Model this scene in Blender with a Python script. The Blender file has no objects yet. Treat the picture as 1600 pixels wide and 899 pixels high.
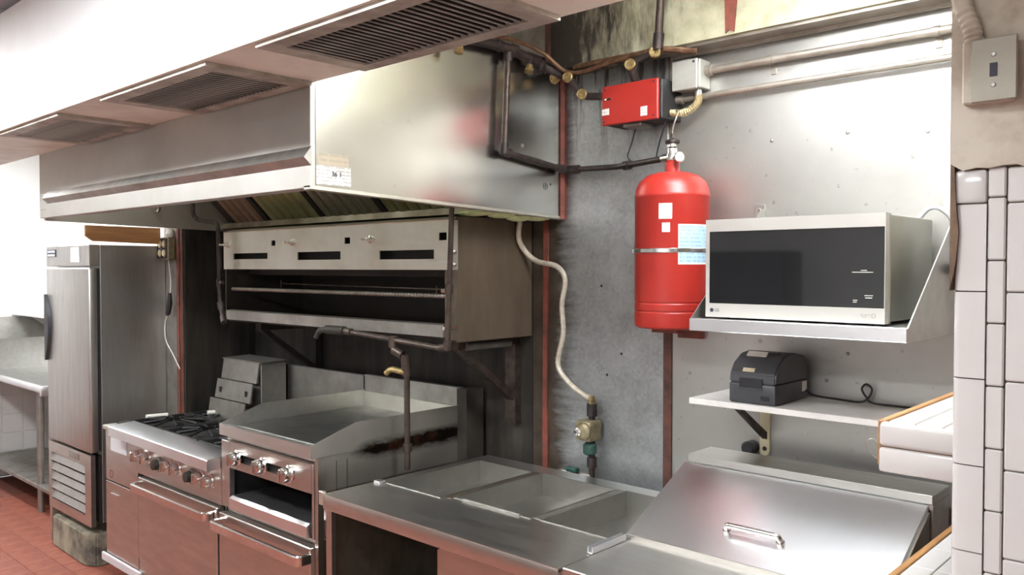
import bpy, bmesh, math, random
from mathutils import Vector, Matrix
random.seed(7)
R = math.radians
scene = bpy.context.scene
col = scene.collection

# ------------------------------------------------------------------ camera, light, exposure
cam_d = bpy.data.cameras.new('camera')
cam = bpy.data.objects.new('camera', cam_d)
col.objects.link(cam)
cam.location = (0, 0, 1.7)
cam.rotation_euler = (R(90 - 1.39), 0, R(42.8))
cam_d.sensor_width = 36.0
cam_d.lens = 36.0 * 1300.0 / 1600.0
cam_d.clip_start = 0.05
scene.camera = cam

world = bpy.data.worlds.new('world')
scene.world = world
world.use_nodes = True
world.node_tree.nodes['Background'].inputs[0].default_value = (0.9, 0.93, 1.0, 1)
world.node_tree.nodes['Background'].inputs[1].default_value = 0.3

vs = scene.view_settings
vs.view_transform = 'Standard'
vs.look = 'None'
vs.gamma = 1.0
vs.use_curve_mapping = False
vs.exposure = 1.25
LAMP = 30.0          # emission strength of the fluorescent diffusers


# ------------------------------------------------------------------ materials
def new_mat(name):
    m = bpy.data.materials.new(name)
    m.use_nodes = True
    nt = m.node_tree
    return m, nt, nt.nodes['Principled BSDF']


def link(nt, a, b):
    nt.links.new(a, b)


def coords(nt, world_space=False, stretch=(1, 1, 1)):
    if world_space:
        g = nt.nodes.new('ShaderNodeNewGeometry')
        out = g.outputs['Position']
    else:
        g = nt.nodes.new('ShaderNodeTexCoord')
        out = g.outputs['Object']
    mp = nt.nodes.new('ShaderNodeMapping')
    mp.inputs['Scale'].default_value = stretch
    link(nt, out, mp.inputs['Vector'])
    return mp.outputs['Vector'], out


def noise(nt, vec, scale, detail=5, rough=0.6, dist=0.0):
    n = nt.nodes.new('ShaderNodeTexNoise')
    n.inputs['Scale'].default_value = scale
    n.inputs['Detail'].default_value = detail
    n.inputs['Roughness'].default_value = rough
    n.inputs['Distortion'].default_value = dist
    link(nt, vec, n.inputs['Vector'])
    return n.outputs['Fac']


def ramp(nt, fac, a, b, ca=(0, 0, 0), cb=(1, 1, 1)):
    r = nt.nodes.new('ShaderNodeValToRGB')
    r.color_ramp.elements[0].position = a
    r.color_ramp.elements[1].position = b
    r.color_ramp.elements[0].color = (*ca, 1)
    r.color_ramp.elements[1].color = (*cb, 1)
    link(nt, fac, r.inputs['Fac'])
    return r.outputs['Color']


def mix(nt, fac, a, b):
    m = nt.nodes.new('ShaderNodeMix')
    m.data_type = 'RGBA'
    if hasattr(fac, 'links'):
        link(nt, fac, m.inputs[0])
    else:
        m.inputs[0].default_value = fac
    for v, s in ((a, m.inputs[6]), (b, m.inputs[7])):
        if hasattr(v, 'links'):
            link(nt, v, s)
        else:
            s.default_value = (*v, 1)
    return m.outputs[2]


def math_n(nt, op, a, b=0.0, clamp=False):
    m = nt.nodes.new('ShaderNodeMath')
    m.operation = op
    m.use_clamp = clamp
    for v, s in ((a, m.inputs[0]), (b, m.inputs[1])):
        if hasattr(v, 'links'):
            link(nt, v, s)
        else:
            s.default_value = v
    return m.outputs[0]


def bump(nt, bs, h, strength, dist=0.002):
    b = nt.nodes.new('ShaderNodeBump')
    b.inputs['Strength'].default_value = strength
    b.inputs['Distance'].default_value = dist
    link(nt, h, b.inputs['Height'])
    link(nt, b.outputs['Normal'], bs.inputs['Normal'])


def pmat(name, c1, rough=0.5, metal=0.0, c2=None, scale=6.0, band=(0.35, 0.7), rough2=None,
         bmp=0.0, bscale=60.0, stretch=(1, 1, 1), world_space=False, spec=0.5):
    m, nt, bs = new_mat(name)
    bs.inputs['Base Color'].default_value = (*c1, 1)
    bs.inputs['Roughness'].default_value = rough
    bs.inputs['Metallic'].default_value = metal
    bs.inputs['Specular IOR Level'].default_value = spec
    vec, _ = coords(nt, world_space, stretch)
    f = noise(nt, vec, scale)
    fr = ramp(nt, f, band[0], band[1])
    if c2 is not None:
        link(nt, mix(nt, fr, c1, c2), bs.inputs['Base Color'])
    if rough2 is not None:
        mr = nt.nodes.new('ShaderNodeMapRange')
        link(nt, fr, mr.inputs['Value'])
        mr.inputs['To Min'].default_value = rough
        mr.inputs['To Max'].default_value = rough2
        link(nt, mr.outputs['Result'], bs.inputs['Roughness'])
    if bmp > 0:
        bump(nt, bs, noise(nt, vec, bscale, 3), bmp)
    return m


M = {}
M['steel'] = pmat('brushed_steel', (.72, .72, .70), .28, 1.0, (.62, .61, .58), 4, (.3, .75), .38, .015, 30, (1, 6, 6))
M['well'] = pmat('well_steel', (.46, .455, .43), .36, 1.0, (.36, .35, .32), 5, (.3, .75), .45, .02, 20)
M['steel_clean'] = pmat('clean_steel', (.86, .86, .88), .28, 1.0, (.80, .80, .82), 2, (.3, .8), .34, .01, 30, (3, 1, 1))
M['steel_hood'] = pmat('hood_steel', (.60, .585, .545), .50, 1.0, (.50, .48, .44), 2.2, (.35, .75), .58, .03, 8)
M['steel_range'] = pmat('range_steel', (.60, .57, .53), .28, 1.0, (.47, .43, .40), 5, (.3, .8), .4, .04, 20, (1, 1, 5))
M['steel_fridge'] = pmat('fridge_steel', (.55, .54, .52), .36, 1.0, (.45, .44, .43), 4, (.3, .8), .45, .05, 50, (8, 8, 1))
M['steel_dull'] = pmat('dull_steel', (.42, .41, .38), .45, 1.0, (.26, .24, .21), 7, (.35, .75), .6, .08, 40)
M['steel_greasy'] = pmat('greasy_steel', (.33, .29, .23), .42, 1.0, (.13, .10, .07), 6, (.35, .72), .65, .15, 40, (1, 1, .5))
M['griddle_plate'] = pmat('griddle_plate', (.36, .36, .34), .3, 1.0, (.2, .2, .19), 3.5, (.35, .7), .45, .05, 30)
M['melter_panel'] = pmat('melter_panel_steel', (.72, .71, .64), .4, 1.0, (.60, .57, .48), 4, (.35, .75), .5, .03, 20)
M['melter_side'] = pmat('melter_side_steel', (.15, .115, .08), .45, .35, (.075, .05, .032), 5, (.3, .75), .65, .1, 30, (1, 1, .4))
M['soot'] = pmat('sooty_metal', (.025, .021, .017), .6, .3, (.055, .045, .035), 9, (.35, .75), .8, .3, 60)
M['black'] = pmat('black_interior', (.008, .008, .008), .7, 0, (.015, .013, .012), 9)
M['black_pipe'] = pmat('black_iron_pipe', (.035, .03, .03), .42, .5, (.09, .06, .05), 30, (.4, .75), .6, .2, 120)
M['brown_pipe'] = pmat('stained_pipe', (.095, .072, .060), .4, .7, (.05, .035, .03), 25, (.4, .75), .6, .2, 120)
M['iron'] = pmat('cast_iron', (.018, .018, .019), .55, .4, (.05, .048, .046), 25, (.45, .75), .7, .3, 150)
M['chrome'] = pmat('chrome', (.78, .77, .75), .12, 1.0, (.65, .63, .6), 30, (.4, .8), .25)
M['brass'] = pmat('brass', (.48, .37, .17), .42, .9, (.20, .14, .07), 60, (.4, .7), .6)
M['copper'] = pmat('greasy_copper', (.22, .125, .07), .4, .7, (.07, .038, .025), 30, (.4, .75), .6, .2, 100)
M['red'] = pmat('red_enamel', (.40, .026, .018), .34, 0, (.34, .020, .014), 5, (.4, .8), .42, .02, 40)
M['red_strip'] = pmat('red_primer', (.22, .05, .03), .6, 0, (.10, .035, .024), 14, (.35, .7), .75, .2, 60)
M['brown_strip'] = pmat('brown_primer', (.13, .045, .03), .6, 0, (.05, .025, .02), 14, (.35, .7), .75, .2, 60)
M['white_paint'] = pmat('white_paint', (.80, .80, .79), .55, 0, (.74, .72, .68), 3, (.45, .8), None, .04, 30)
M['plenum_under'] = pmat('greasy_white_paint', (.74, .70, .62), .5, 0, (.50, .44, .36), 5, (.45, .85), .6, .08, 40)
M['grille'] = pmat('grille_metal', (.50, .46, .40), .45, .4, (.24, .20, .17), 10, (.35, .75), .6, .1, 60)
M['blade'] = pmat('grille_blade', (.66, .63, .58), .4, .6, (.16, .14, .13), 6, (.4, .7), .6, .1, 60)
M['wall_paint'] = pmat('wall_paint', (.76, .75, .73), .6, 0, (.68, .66, .63), 2, (.4, .8), None, .05, 30)
M['plaster'] = pmat('stained_plaster', (.56, .51, .43), .75, 0, (.36, .30, .23), 11, (.40, .68), None, .6, 22)
M['tile'] = pmat('glazed_tile', (.60, .58, .565), .16, 0, (.55, .53, .51), 3, (.4, .8), .24, .03, 12)
M['grout'] = pmat('brown_grout', (.20, .135, .09), .85, 0, (.10, .065, .045), 20, (.4, .7), None, .3, 90)
M['quarry'] = pmat('quarry_tile', (.27, .085, .055), .40, 0, (.20, .058, .037), 7, (.35, .7), .6, .15, 60)
M['floor_grout'] = pmat('floor_grout', (.20, .065, .042), .8, 0, (.14, .048, .033), 12, (.4, .7), None, .2, 60)
M['concrete'] = pmat('dirty_concrete', (.34, .30, .22), .85, 0, (.06, .055, .045), 5, (.42, .68), None, .6, 40)
M['ceiling'] = pmat('ceiling_board', (.62, .60, .63), .8, 0, (.56, .54, .57), 20, (.4, .7), None, .3, 150)
M['ceiling_bar'] = pmat('white_ceiling_bar', (.85, .85, .85), .4)
M['laminate'] = pmat('white_laminate', (.72, .69, .67), .35, 0, (.66, .63, .60), 20, (.4, .7))
M['cream'] = pmat('cream_enamel', (.70, .62, .42), .45, 0, (.5, .42, .26), 14, (.5, .75))
M['mw_white'] = pmat('microwave_face', (.58, .565, .53), .32, .35, (.54, .52, .49), 4)
M['mw_body'] = pmat('microwave_case', (.38, .38, .34), .35, .7, (.33, .33, .28), 3)
M['mw_glass'] = pmat('microwave_glass', (.012, .012, .013), .04, 0, (.015, .015, .016), 3, spec=.6)
M['printer'] = pmat('printer_plastic', (.05, .052, .06), .42, 0, (.042, .044, .05), 20, (.4, .7), None, .15, 300)
M['printer_dark'] = pmat('printer_recess', (.015, .015, .018), .4)
M['rubber'] = pmat('black_rubber', (.02, .02, .022), .5)
M['grey_cable'] = pmat('grey_cable', (.45, .46, .47), .45)
M['hose'] = pmat('braided_hose', (.58, .53, .44), .45, .35, (.42, .36, .28), 40, (.4, .7), None, .4, 300)
M['yellow_flex'] = pmat('armoured_flex', (.60, .50, .30), .4, .6, (.40, .32, .18), 30, (.4, .7))
M['emt'] = pmat('galvanised_conduit', (.38, .345, .30), .4, .6, (.26, .22, .18), 9, (.4, .75), .5)
M['box_grey'] = pmat('grey_box', (.50, .50, .46), .45, .35, (.40, .38, .33), 9, (.4, .75))
M['steel_plate'] = pmat('switch_plate', (.33, .31, .255), .5, .3, (.26, .24, .19), 12, (.4, .8), .45)
M['green'] = pmat('green_valve', (.012, .055, .045), .5, 0, (.04, .09, .07), 30)
M['valve_body'] = pmat('valve_body', (.34, .29, .18), .5, .5, (.18, .14, .08), 30, (.4, .7), None, .3, 100)
M['paper'] = pmat('paper', (.78, .76, .72), .7, 0, (.72, .69, .62), 20)
M['insulation'] = pmat('stuffing', (.62, .66, .36), .9, 0, (.42, .46, .22), 30, (.4, .7), None, .8, 80)
M['blue_label'] = pmat('blue_label', (.30, .50, .66), .45)
M['ink'] = pmat('ink', (.03, .03, .05), .6)
M['red_ink'] = pmat('faded_ink', (.35, .30, .30), .6)
M['pale_plate'] = pmat('pale_plate', (.66, .67, .70), .3, .3)
M['filter_brown'] = pmat('baffle_brown', (.50, .36, .26), .35, .85, (.34, .23, .15), 8, (.35, .75), .5)
M['filter_green'] = pmat('baffle_green', (.66, .64, .36), .33, .85, (.46, .43, .22), 8, (.35, .75), .5)
M['filter_grey'] = pmat('baffle_grey', (.56, .53, .40), .33, .85, (.38, .34, .24), 8, (.35, .75), .5)


def mat_wood():
    m, nt, bs = new_mat('wood')
    vec, _ = coords(nt, False, (14, 1.2, 14))
    f = noise(nt, vec, 3.0, 6, .6, .8)
    link(nt, ramp(nt, f, .3, .7, (.46, .24, .09), (.27, .125, .045)), bs.inputs['Base Color'])
    bs.inputs['Roughness'].default_value = .5
    return m


M['wood'] = mat_wood()


def mat_galv():
    """spangled zinc sheet with a brown grease film whose ragged edge lies beside the hood"""
    m, nt, bs = new_mat('galvanised_sheet')
    vec, pos = coords(nt, True)
    v = nt.nodes.new('ShaderNodeTexVoronoi')
    v.inputs['Scale'].default_value = 80
    link(nt, vec, v.inputs['Vector'])
    bw = nt.nodes.new('ShaderNodeRGBToBW')
    link(nt, v.outputs['Color'], bw.inputs['Color'])
    f = math_n(nt, 'ADD', math_n(nt, 'MULTIPLY', bw.outputs[0], .25), math_n(nt, 'MULTIPLY', noise(nt, vec, 7, 6), .85))
    zinc = ramp(nt, f, .25, .85, (.27, .275, .27), (.48, .50, .51))
    sep = nt.nodes.new('ShaderNodeSeparateXYZ')
    link(nt, pos, sep.inputs[0])
    mp = nt.nodes.new('ShaderNodeMapping')
    mp.inputs['Scale'].default_value = (6, 6, 40)
    link(nt, pos, mp.inputs['Vector'])
    ragged = noise(nt, mp.outputs['Vector'], 1.0, 6, .7)
    wide = noise(nt, vec, 2.2, 3)
    edge = math_n(nt, 'ADD', sep.outputs['X'], math_n(nt, 'MULTIPLY', ragged, .16))
    edge = math_n(nt, 'ADD', edge, math_n(nt, 'MULTIPLY', wide, .12))
    g = nt.nodes.new('ShaderNodeMapRange')
    g.inputs['From Min'].default_value = -1.99
    g.inputs['From Max'].default_value = -2.10
    link(nt, edge, g.inputs['Value'])
    grease = ramp(nt, noise(nt, vec, 9, 5), .35, .7, (.035, .024, .016), (.085, .066, .048))
    # drips below the red control box and the pipes above it
    mp2 = nt.nodes.new('ShaderNodeMapping')
    mp2.inputs['Scale'].default_value = (30, 1, 3)
    link(nt, pos, mp2.inputs['Vector'])
    d = ramp(nt, noise(nt, mp2.outputs['Vector'], 1.0, 4, .6), .52, .62)
    zr = nt.nodes.new('ShaderNodeMapRange')
    zr.inputs['From Min'].default_value = 2.12
    zr.inputs['From Max'].default_value = 2.40
    link(nt, sep.outputs['Z'], zr.inputs['Value'])
    drip = math_n(nt, 'MULTIPLY', d, zr.outputs[0])
    c = mix(nt, math_n(nt, 'MULTIPLY', drip, .8), zinc, (.05, .035, .03))
    c = mix(nt, g.outputs[0], c, grease)
    link(nt, c, bs.inputs['Base Color'])
    bs.inputs['Metallic'].default_value = .75
    bs.inputs['Roughness'].default_value = .45
    mt = nt.nodes.new('ShaderNodeMapRange')
    link(nt, g.outputs[0], mt.inputs['Value'])
    mt.inputs['To Min'].default_value = .75
    mt.inputs['To Max'].default_value = .2
    link(nt, mt.outputs[0], bs.inputs['Metallic'])
    bump(nt, bs, noise(nt, vec, 40, 3), .08)
    return m


M['galv'] = mat_galv()


def mat_panel():
    m, nt, bs = new_mat('wall_steel_sheet')
    vec, pos = coords(nt, True, (1, 1, 1))
    f = noise(nt, vec, 2.5, 5)
    c = ramp(nt, f, .3, .75, (.51, .50, .48), (.42, .41, .38))
    sp = ramp(nt, noise(nt, vec, 45, 3, .5), .68, .74)
    c = mix(nt, math_n(nt, 'MULTIPLY', sp, .5), c, (.22, .19, .15))
    link(nt, c, bs.inputs['Base Color'])
    bs.inputs['Metallic'].default_value = .85
    bs.inputs['Roughness'].default_value = .42
    bump(nt, bs, noise(nt, vec, 5, 2), .05, .01)
    return m


M['panel'] = mat_panel()


def mat_beam():
    """yellow-green painted concrete, black soot at its left end and ragged drips"""
    m, nt, bs = new_mat('beam_paint')
    vec, pos = coords(nt, True)
    base = ramp(nt, noise(nt, vec, 9, 7, .65), .3, .72, (.54, .52, .38), (.27, .25, .15))
    sep = nt.nodes.new('ShaderNodeSeparateXYZ')
    link(nt, pos, sep.inputs[0])
    mp = nt.nodes.new('ShaderNodeMapping')
    mp.inputs['Scale'].default_value = (26, 26, 7)
    mp.inputs['Rotation'].default_value = (0, .7, 0)
    link(nt, pos, mp.inputs['Vector'])
    st = noise(nt, mp.outputs['Vector'], 1.0, 5, .7)
    e = math_n(nt, 'ADD', sep.outputs['X'], math_n(nt, 'MULTIPLY', math_n(nt, 'SUBTRACT', st, .5), 1.1))
    g = nt.nodes.new('ShaderNodeMapRange')
    g.inputs['From Min'].default_value = -1.62
    g.inputs['From Max'].default_value = -2.0
    link(nt, e, g.inputs['Value'])
    c = mix(nt, g.outputs[0], base, (.035, .028, .02))
    link(nt, c, bs.inputs['Base Color'])
    bs.inputs['Roughness'].default_value = .6
    bump(nt, bs, st, .25, .004)
    return m


M['beam'] = mat_beam()


def mat_soot_wall():
    m, nt, bs = new_mat('sooty_wall')
    vec, pos = coords(nt, True, (6, 6, 1))
    f = noise(nt, vec, 2.0, 7, .65)
    link(nt, ramp(nt, f, .32, .75, (.010, .009, .008), (.058, .048, .037)), bs.inputs['Base Color'])
    bs.inputs['Roughness'].default_value = .6
    bs.inputs['Metallic'].default_value = .2
    bump(nt, bs, f, .2, .004)
    return m


M['soot_wall'] = mat_soot_wall()


def mat_griddle_side():
    """steel side with a burnt-on grease and rust run along the seam"""
    m, nt, bs = new_mat('griddle_side_steel')
    vec, pos = coords(nt, True)
    base = ramp(nt, noise(nt, vec, 4, 5), .3, .75, (.60, .58, .53), (.46, .44, .40))
    sep = nt.nodes.new('ShaderNodeSeparateXYZ')
    link(nt, pos, sep.inputs[0])
    mp = nt.nodes.new('ShaderNodeMapping')
    mp.inputs['Scale'].default_value = (9, 9, 34)
    link(nt, pos, mp.inputs['Vector'])
    n = noise(nt, mp.outputs['Vector'], 1.0, 8, .7)
    zc = math_n(nt, 'ABSOLUTE', math_n(nt, 'SUBTRACT', sep.outputs['Z'], .962))
    band = nt.nodes.new('ShaderNodeMapRange')
    band.inputs['From Min'].default_value = .062
    band.inputs['From Max'].default_value = .0
    link(nt, zc, band.inputs['Value'])
    yy = nt.nodes.new('ShaderNodeMapRange')
    yy.inputs['From Min'].default_value = 1.92
    yy.inputs['From Max'].default_value = 2.1
    link(nt, sep.outputs['Y'], yy.inputs['Value'])
    f = math_n(nt, 'MULTIPLY', math_n(nt, 'MULTIPLY', band.outputs[0], yy.outputs[0]), math_n(nt, 'MULTIPLY', n, 1.7))
    k = ramp(nt, f, .18, .62)
    burnt = ramp(nt, noise(nt, vec, 14, 5), .5, .75, (.02, .014, .012), (.12, .05, .025))
    link(nt, mix(nt, k, base, burnt), bs.inputs['Base Color'])
    bs.inputs['Metallic'].default_value = .9
    bs.inputs['Roughness'].default_value = .38
    return m


M['griddle_side'] = mat_griddle_side()


def mat_hood_side():
    """hood steel with heat and grease marks near the wall"""
    m, nt, bs = new_mat('hood_side_steel')
    vec, pos = coords(nt, True)
    base = ramp(nt, noise(nt, vec, 1.8, 4), .3, .75, (.66, .65, .62), (.54, .52, .48))
    sp = ramp(nt, noise(nt, vec, 30, 4, .6), .66, .75)
    c = mix(nt, math_n(nt, 'MULTIPLY', sp, .4), base, (.30, .27, .22))
    link(nt, c, bs.inputs['Base Color'])
    bs.inputs['Metallic'].default_value = 1.0
    bs.inputs['Roughness'].default_value = .22
    bump(nt, bs, noise(nt, vec, 3, 2), .06, .01)
    return m


M['hood_side'] = mat_hood_side()


def mat_print(name, paper, ink, sx, sz, thr=.55):
    """flat print: rows of small type"""
    m, nt, bs = new_mat(name)
    vec, pos = coords(nt, True, (sx, sx, sz))
    w = nt.nodes.new('ShaderNodeTexWave')
    w.bands_direction = 'Z'
    w.inputs['Scale'].default_value = 1.0
    link(nt, vec, w.inputs['Vector'])
    n = noise(nt, vec, 1.6, 2)
    k = math_n(nt, 'MULTIPLY', ramp(nt, w.outputs['Fac'], .5, .6), ramp(nt, n, thr - .06, thr))
    link(nt, mix(nt, math_n(nt, 'MULTIPLY', k, .45), paper, ink), bs.inputs['Base Color'])
    bs.inputs['Roughness'].default_value = .5
    return m


M['print_white'] = mat_print('printed_label', (.80, .79, .75), (.25, .24, .24), 60, 28, .5)
M['print_blue'] = mat_print('printed_blue_label', (.40, .58, .72), (.14, .24, .38), 50, 24, .5)
M['print_faded'] = mat_print('faded_sticker', (.56, .50, .38), (.38, .32, .22), 40, 18, .45)


def mat_lamp(k=1.0, c=(.94, .98, 1.0)):
    m, nt, bs = new_mat('lamp_diffuser')
    bs.inputs['Base Color'].default_value = (.9, .9, .9, 1)
    bs.inputs['Emission Color'].default_value = (*c, 1)
    bs.inputs['Emission Strength'].default_value = LAMP * k
    return m


M['lamp'] = mat_lamp()
M['lamp_prep'] = mat_lamp(.82)
M['lamp_hood'] = mat_lamp(.52, (.95, 1.0, .88))


# ------------------------------------------------------------------ mesh helpers
def box(bm, x0, x1, y0, y1, z0, z1, bev=0.0, seg=1):
    g = bmesh.ops.create_cube(bm, size=1.0)
    vs_ = g['verts']
    for v in vs_:
        v.co = Vector((x0 + (v.co.x + .5) * (x1 - x0), y0 + (v.co.y + .5) * (y1 - y0), z0 + (v.co.z + .5) * (z1 - z0)))
    if bev > 0:
        es = list({e for v in vs_ for e in v.link_edges})
        bmesh.ops.bevel(bm, geom=es, offset=bev, segments=seg, affect='EDGES', profile=.5)


def frame_for(d):
    d = d.normalized()
    a = Vector((0, 0, 1)) if abs(d.z) < .9 else Vector((1, 0, 0))
    u = d.cross(a).normalized()
    return u, d.cross(u).normalized()


def sweep(bm, pts, radii, seg=10, caps=True):
    pts = [Vector(p) for p in pts]
    if not hasattr(radii, '__len__'):
        radii = [radii] * len(pts)
    rings = []
    u = None
    for i, p in enumerate(pts):
        d = (pts[min(i + 1, len(pts) - 1)] - pts[max(i - 1, 0)])
        if d.length < 1e-9:
            d = Vector((0, 0, 1))
        d.normalize()
        if u is None:
            u, w = frame_for(d)
        else:
            u = (u - d * u.dot(d))
            u = u.normalized() if u.length > 1e-6 else frame_for(d)[0]
            w = d.cross(u)
        rings.append([bm.verts.new(p + (u * math.cos(2 * math.pi * k / seg) + w * math.sin(2 * math.pi * k / seg)) * radii[i]) for k in range(seg)])
    for a, b in zip(rings, rings[1:]):
        for k in range(seg):
            bm.faces.new((a[k], a[(k + 1) % seg], b[(k + 1) % seg], b[k]))
    if caps:
        bm.faces.new(rings[0][::-1])
        bm.faces.new(rings[-1])


def cyl(bm, p, q, r, seg=16, r2=None):
    sweep(bm, [p, q], [r, r if r2 is None else r2], seg)


def fillet(pts, rad, n=5):
    pts = [Vector(p) for p in pts]
    out = [pts[0]]
    for a, b, c in zip(pts, pts[1:], pts[2:]):
        u, w = (a - b), (c - b)
        k = min(rad, u.length * .45, w.length * .45)
        p, q = b + u.normalized() * k, b + w.normalized() * k
        for i in range(n + 1):
            t = i / n
            out.append(p * (1 - t) ** 2 + b * 2 * t * (1 - t) + q * t * t)
    out.append(pts[-1])
    return out


def spline(pts, n=8):
    pts = [Vector(p) for p in pts]
    P = [pts[0] * 2 - pts[1]] + pts + [pts[-1] * 2 - pts[-2]]
    out = []
    for i in range(1, len(P) - 2):
        a, b, c, d = P[i - 1:i + 3]
        for k in range(n):
            t = k / n
            out.append(.5 * ((2 * b) + (c - a) * t + (2 * a - 5 * b + 4 * c - d) * t * t + (3 * b - a - 3 * c + d) * t ** 3))
    out.append(pts[-1])
    return out


def lathe(bm, prof, o, axis=(0, 0, 1), seg=32):
    o = Vector(o)
    d = Vector(axis).normalized()
    u, w = frame_for(d)
    rings = [[bm.verts.new(o + d * h + (u * math.cos(2 * math.pi * k / seg) + w * math.sin(2 * math.pi * k / seg)) * max(r, 1e-4)) for k in range(seg)] for r, h in prof]
    for a, b in zip(rings, rings[1:]):
        for k in range(seg):
            bm.faces.new((a[k], a[(k + 1) % seg], b[(k + 1) % seg], b[k]))
    bm.faces.new(rings[0][::-1])
    bm.faces.new(rings[-1])


def prism(bm, poly, axis, a0, a1):
    """poly: 2-D points in the two other axes (in x,y,z order)"""
    def mk(a, p):
        c = [0, 0, 0]
        rest = [i for i in range(3) if i != axis]
        c[axis] = a
        c[rest[0]], c[rest[1]] = p
        return bm.verts.new(c)
    A = [mk(a0, p) for p in poly]
    B = [mk(a1, p) for p in poly]
    n = len(poly)
    bm.faces.new(A)
    bm.faces.new(B[::-1])
    for i in range(n):
        bm.faces.new((A[i], B[i], B[(i + 1) % n], A[(i + 1) % n]))


def holed(bm, axis, a0, a1, u0, u1, v0, v1, holes):
    """a plate between a0 and a1 along axis, with rectangular openings (u0,u1,v0,v1)"""
    us = sorted({u0, u1} | {h for q in holes for h in q[:2]})
    vs2 = sorted({v0, v1} | {h for q in holes for h in q[2:]})
    rest = [i for i in range(3) if i != axis]
    cache = {}

    def V(a, u, v):
        k = (a, u, v)
        if k not in cache:
            c = [0, 0, 0]
            c[axis], c[rest[0]], c[rest[1]] = a, u, v
            cache[k] = bm.verts.new(c)
        return cache[k]

    def solid(i, j):
        if i < 0 or j < 0 or i >= len(us) - 1 or j >= len(vs2) - 1:
            return False
        cu, cv = (us[i] + us[i + 1]) / 2, (vs2[j] + vs2[j + 1]) / 2
        return not any(q[0] < cu < q[1] and q[2] < cv < q[3] for q in holes)
    for i in range(len(us) - 1):
        for j in range(len(vs2) - 1):
            if not solid(i, j):
                continue
            q = [(us[i], vs2[j]), (us[i + 1], vs2[j]), (us[i + 1], vs2[j + 1]), (us[i], vs2[j + 1])]
            bm.faces.new([V(a0, *p) for p in q])
            bm.faces.new([V(a1, *p) for p in q][::-1])
            for (di, dj), (p, r) in zip(((0, -1), (1, 0), (0, 1), (-1, 0)), zip(q, q[1:] + q[:1])):
                if not solid(i + di, j + dj):
                    bm.faces.new((V(a0, *p), V(a1, *p), V(a1, *r), V(a0, *r)))


def rounded_rect(u0, u1, v0, v1, r, n=4):
    out = []
    for cx, cy, a in ((u1 - r, v0 + r, -90), (u1 - r, v1 - r, 0), (u0 + r, v1 - r, 90), (u0 + r, v0 + r, 180)):
        for i in range(n + 1):
            t = R(a + 90 * i / n)
            out.append((cx + r * math.cos(t), cy + r * math.sin(t)))
    return out


BASE = {}


def mesh_obj(name, bm, m, base=(0, 0, 0)):
    bmesh.ops.recalc_face_normals(bm, faces=bm.faces)
    bmesh.ops.translate(bm, verts=bm.verts, vec=-Vector(base))
    me = bpy.data.meshes.new(name)
    bm.to_mesh(me)
    bm.free()
    for p in me.polygons:
        p.use_smooth = True
    me.set_sharp_from_angle(angle=R(32))
    me.materials.append(M[m])
    o = bpy.data.objects.new(name, me)
    col.objects.link(o)
    return o


def tag(o, label=None, cat=None, group=None, kind=None):
    for k, v in (('label', label), ('category', cat), ('group', group), ('kind', kind)):
        if v:
            o[k] = v
    return o


def thing(name, label, cat, loc, group=None):
    o = bpy.data.objects.new(name, None)
    o.empty_display_size = .1
    col.objects.link(o)
    o.location = loc
    BASE[o] = Vector(loc)
    return tag(o, label, cat, group)


def part(parent, name, m, build, label=None):
    """build: function(bm) in world coordinates"""
    bm = bmesh.new()
    build(bm)
    b = BASE[parent]
    o = mesh_obj(name, bm, m, b)
    o.parent = parent
    BASE[o] = b
    if label:
        o['label'] = label
    return o


def solo(name, m, build, label, cat, loc, group=None):
    bm = bmesh.new()
    build(bm)
    o = mesh_obj(name, bm, m, loc)
    o.location = loc
    BASE[o] = Vector(loc)
    return tag(o, label, cat, group)


def struct(name, m, build, label=None):
    bm = bmesh.new()
    build(bm)
    o = mesh_obj(name, bm, m)
    BASE[o] = Vector((0, 0, 0))
    o['kind'] = 'structure'
    if label:
        o['label'] = label
    return o


def B(*a, **k):
    return lambda bm: box(bm, *a, **k)


def copies(parent, first, offsets):
    """further copies of one part, sharing its mesh"""
    for d in offsets:
        c = first.copy()
        col.objects.link(c)
        c.parent = parent
        c.location = first.location + Vector(d)


def text_mesh(parent, name, body, size, loc, rot, m, depth=.0006):
    cu = bpy.data.curves.new(name, 'FONT')
    cu.body = body
    cu.size = size
    cu.extrude = depth
    cu.align_x = 'CENTER'
    cu.align_y = 'CENTER'
    tmp = bpy.data.objects.new(name, cu)
    col.objects.link(tmp)
    dg = bpy.context.evaluated_depsgraph_get()
    me = bpy.data.meshes.new_from_object(tmp.evaluated_get(dg))
    bpy.data.objects.remove(tmp)
    me.materials.clear()
    me.materials.append(M[m])
    o = bpy.data.objects.new(name, me)
    col.objects.link(o)
    o.parent = parent
    o.location = Vector(loc) - BASE[parent]
    o.rotation_euler = rot
    BASE[o] = BASE[parent]
    return o


# ================================================================== THE SETTING
XL, XR, YF, YB, ZC = -7.6, 2.2, -2.5, 2.7, 2.78

floor = struct('floor', 'floor_grout', B(XL, XR, YF, YB + .1, -.1, -.004), 'red quarry tile floor')
T_ = .152
f0 = part(floor, 'tile', 'quarry', B(-6.9, -6.9 + T_ - .004, .80, .80 + T_ - .004, -.004, .0, bev=.0015))
offs = [(i * T_, j * T_, 0) for i in range(18) for j in range(12) if (i, j) != (0, 0)]
copies(floor, f0, offs)
# the rest of the floor, out of the picture
def rest_of_floor(bm):
    box(bm, XL, -6.91, YF, 1.9, -.004, 0)
    box(bm, -6.905, XR, YF, .795, -.004, 0)
    box(bm, -4.15, XR, .797, 1.58, -.004, 0)
    box(bm, -4.15, -.5, 1.58, YB, -.004, 0)
rf = part(floor, 'tile_field', 'quarry', rest_of_floor)
rf['kind'] = 'stuff'

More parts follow.
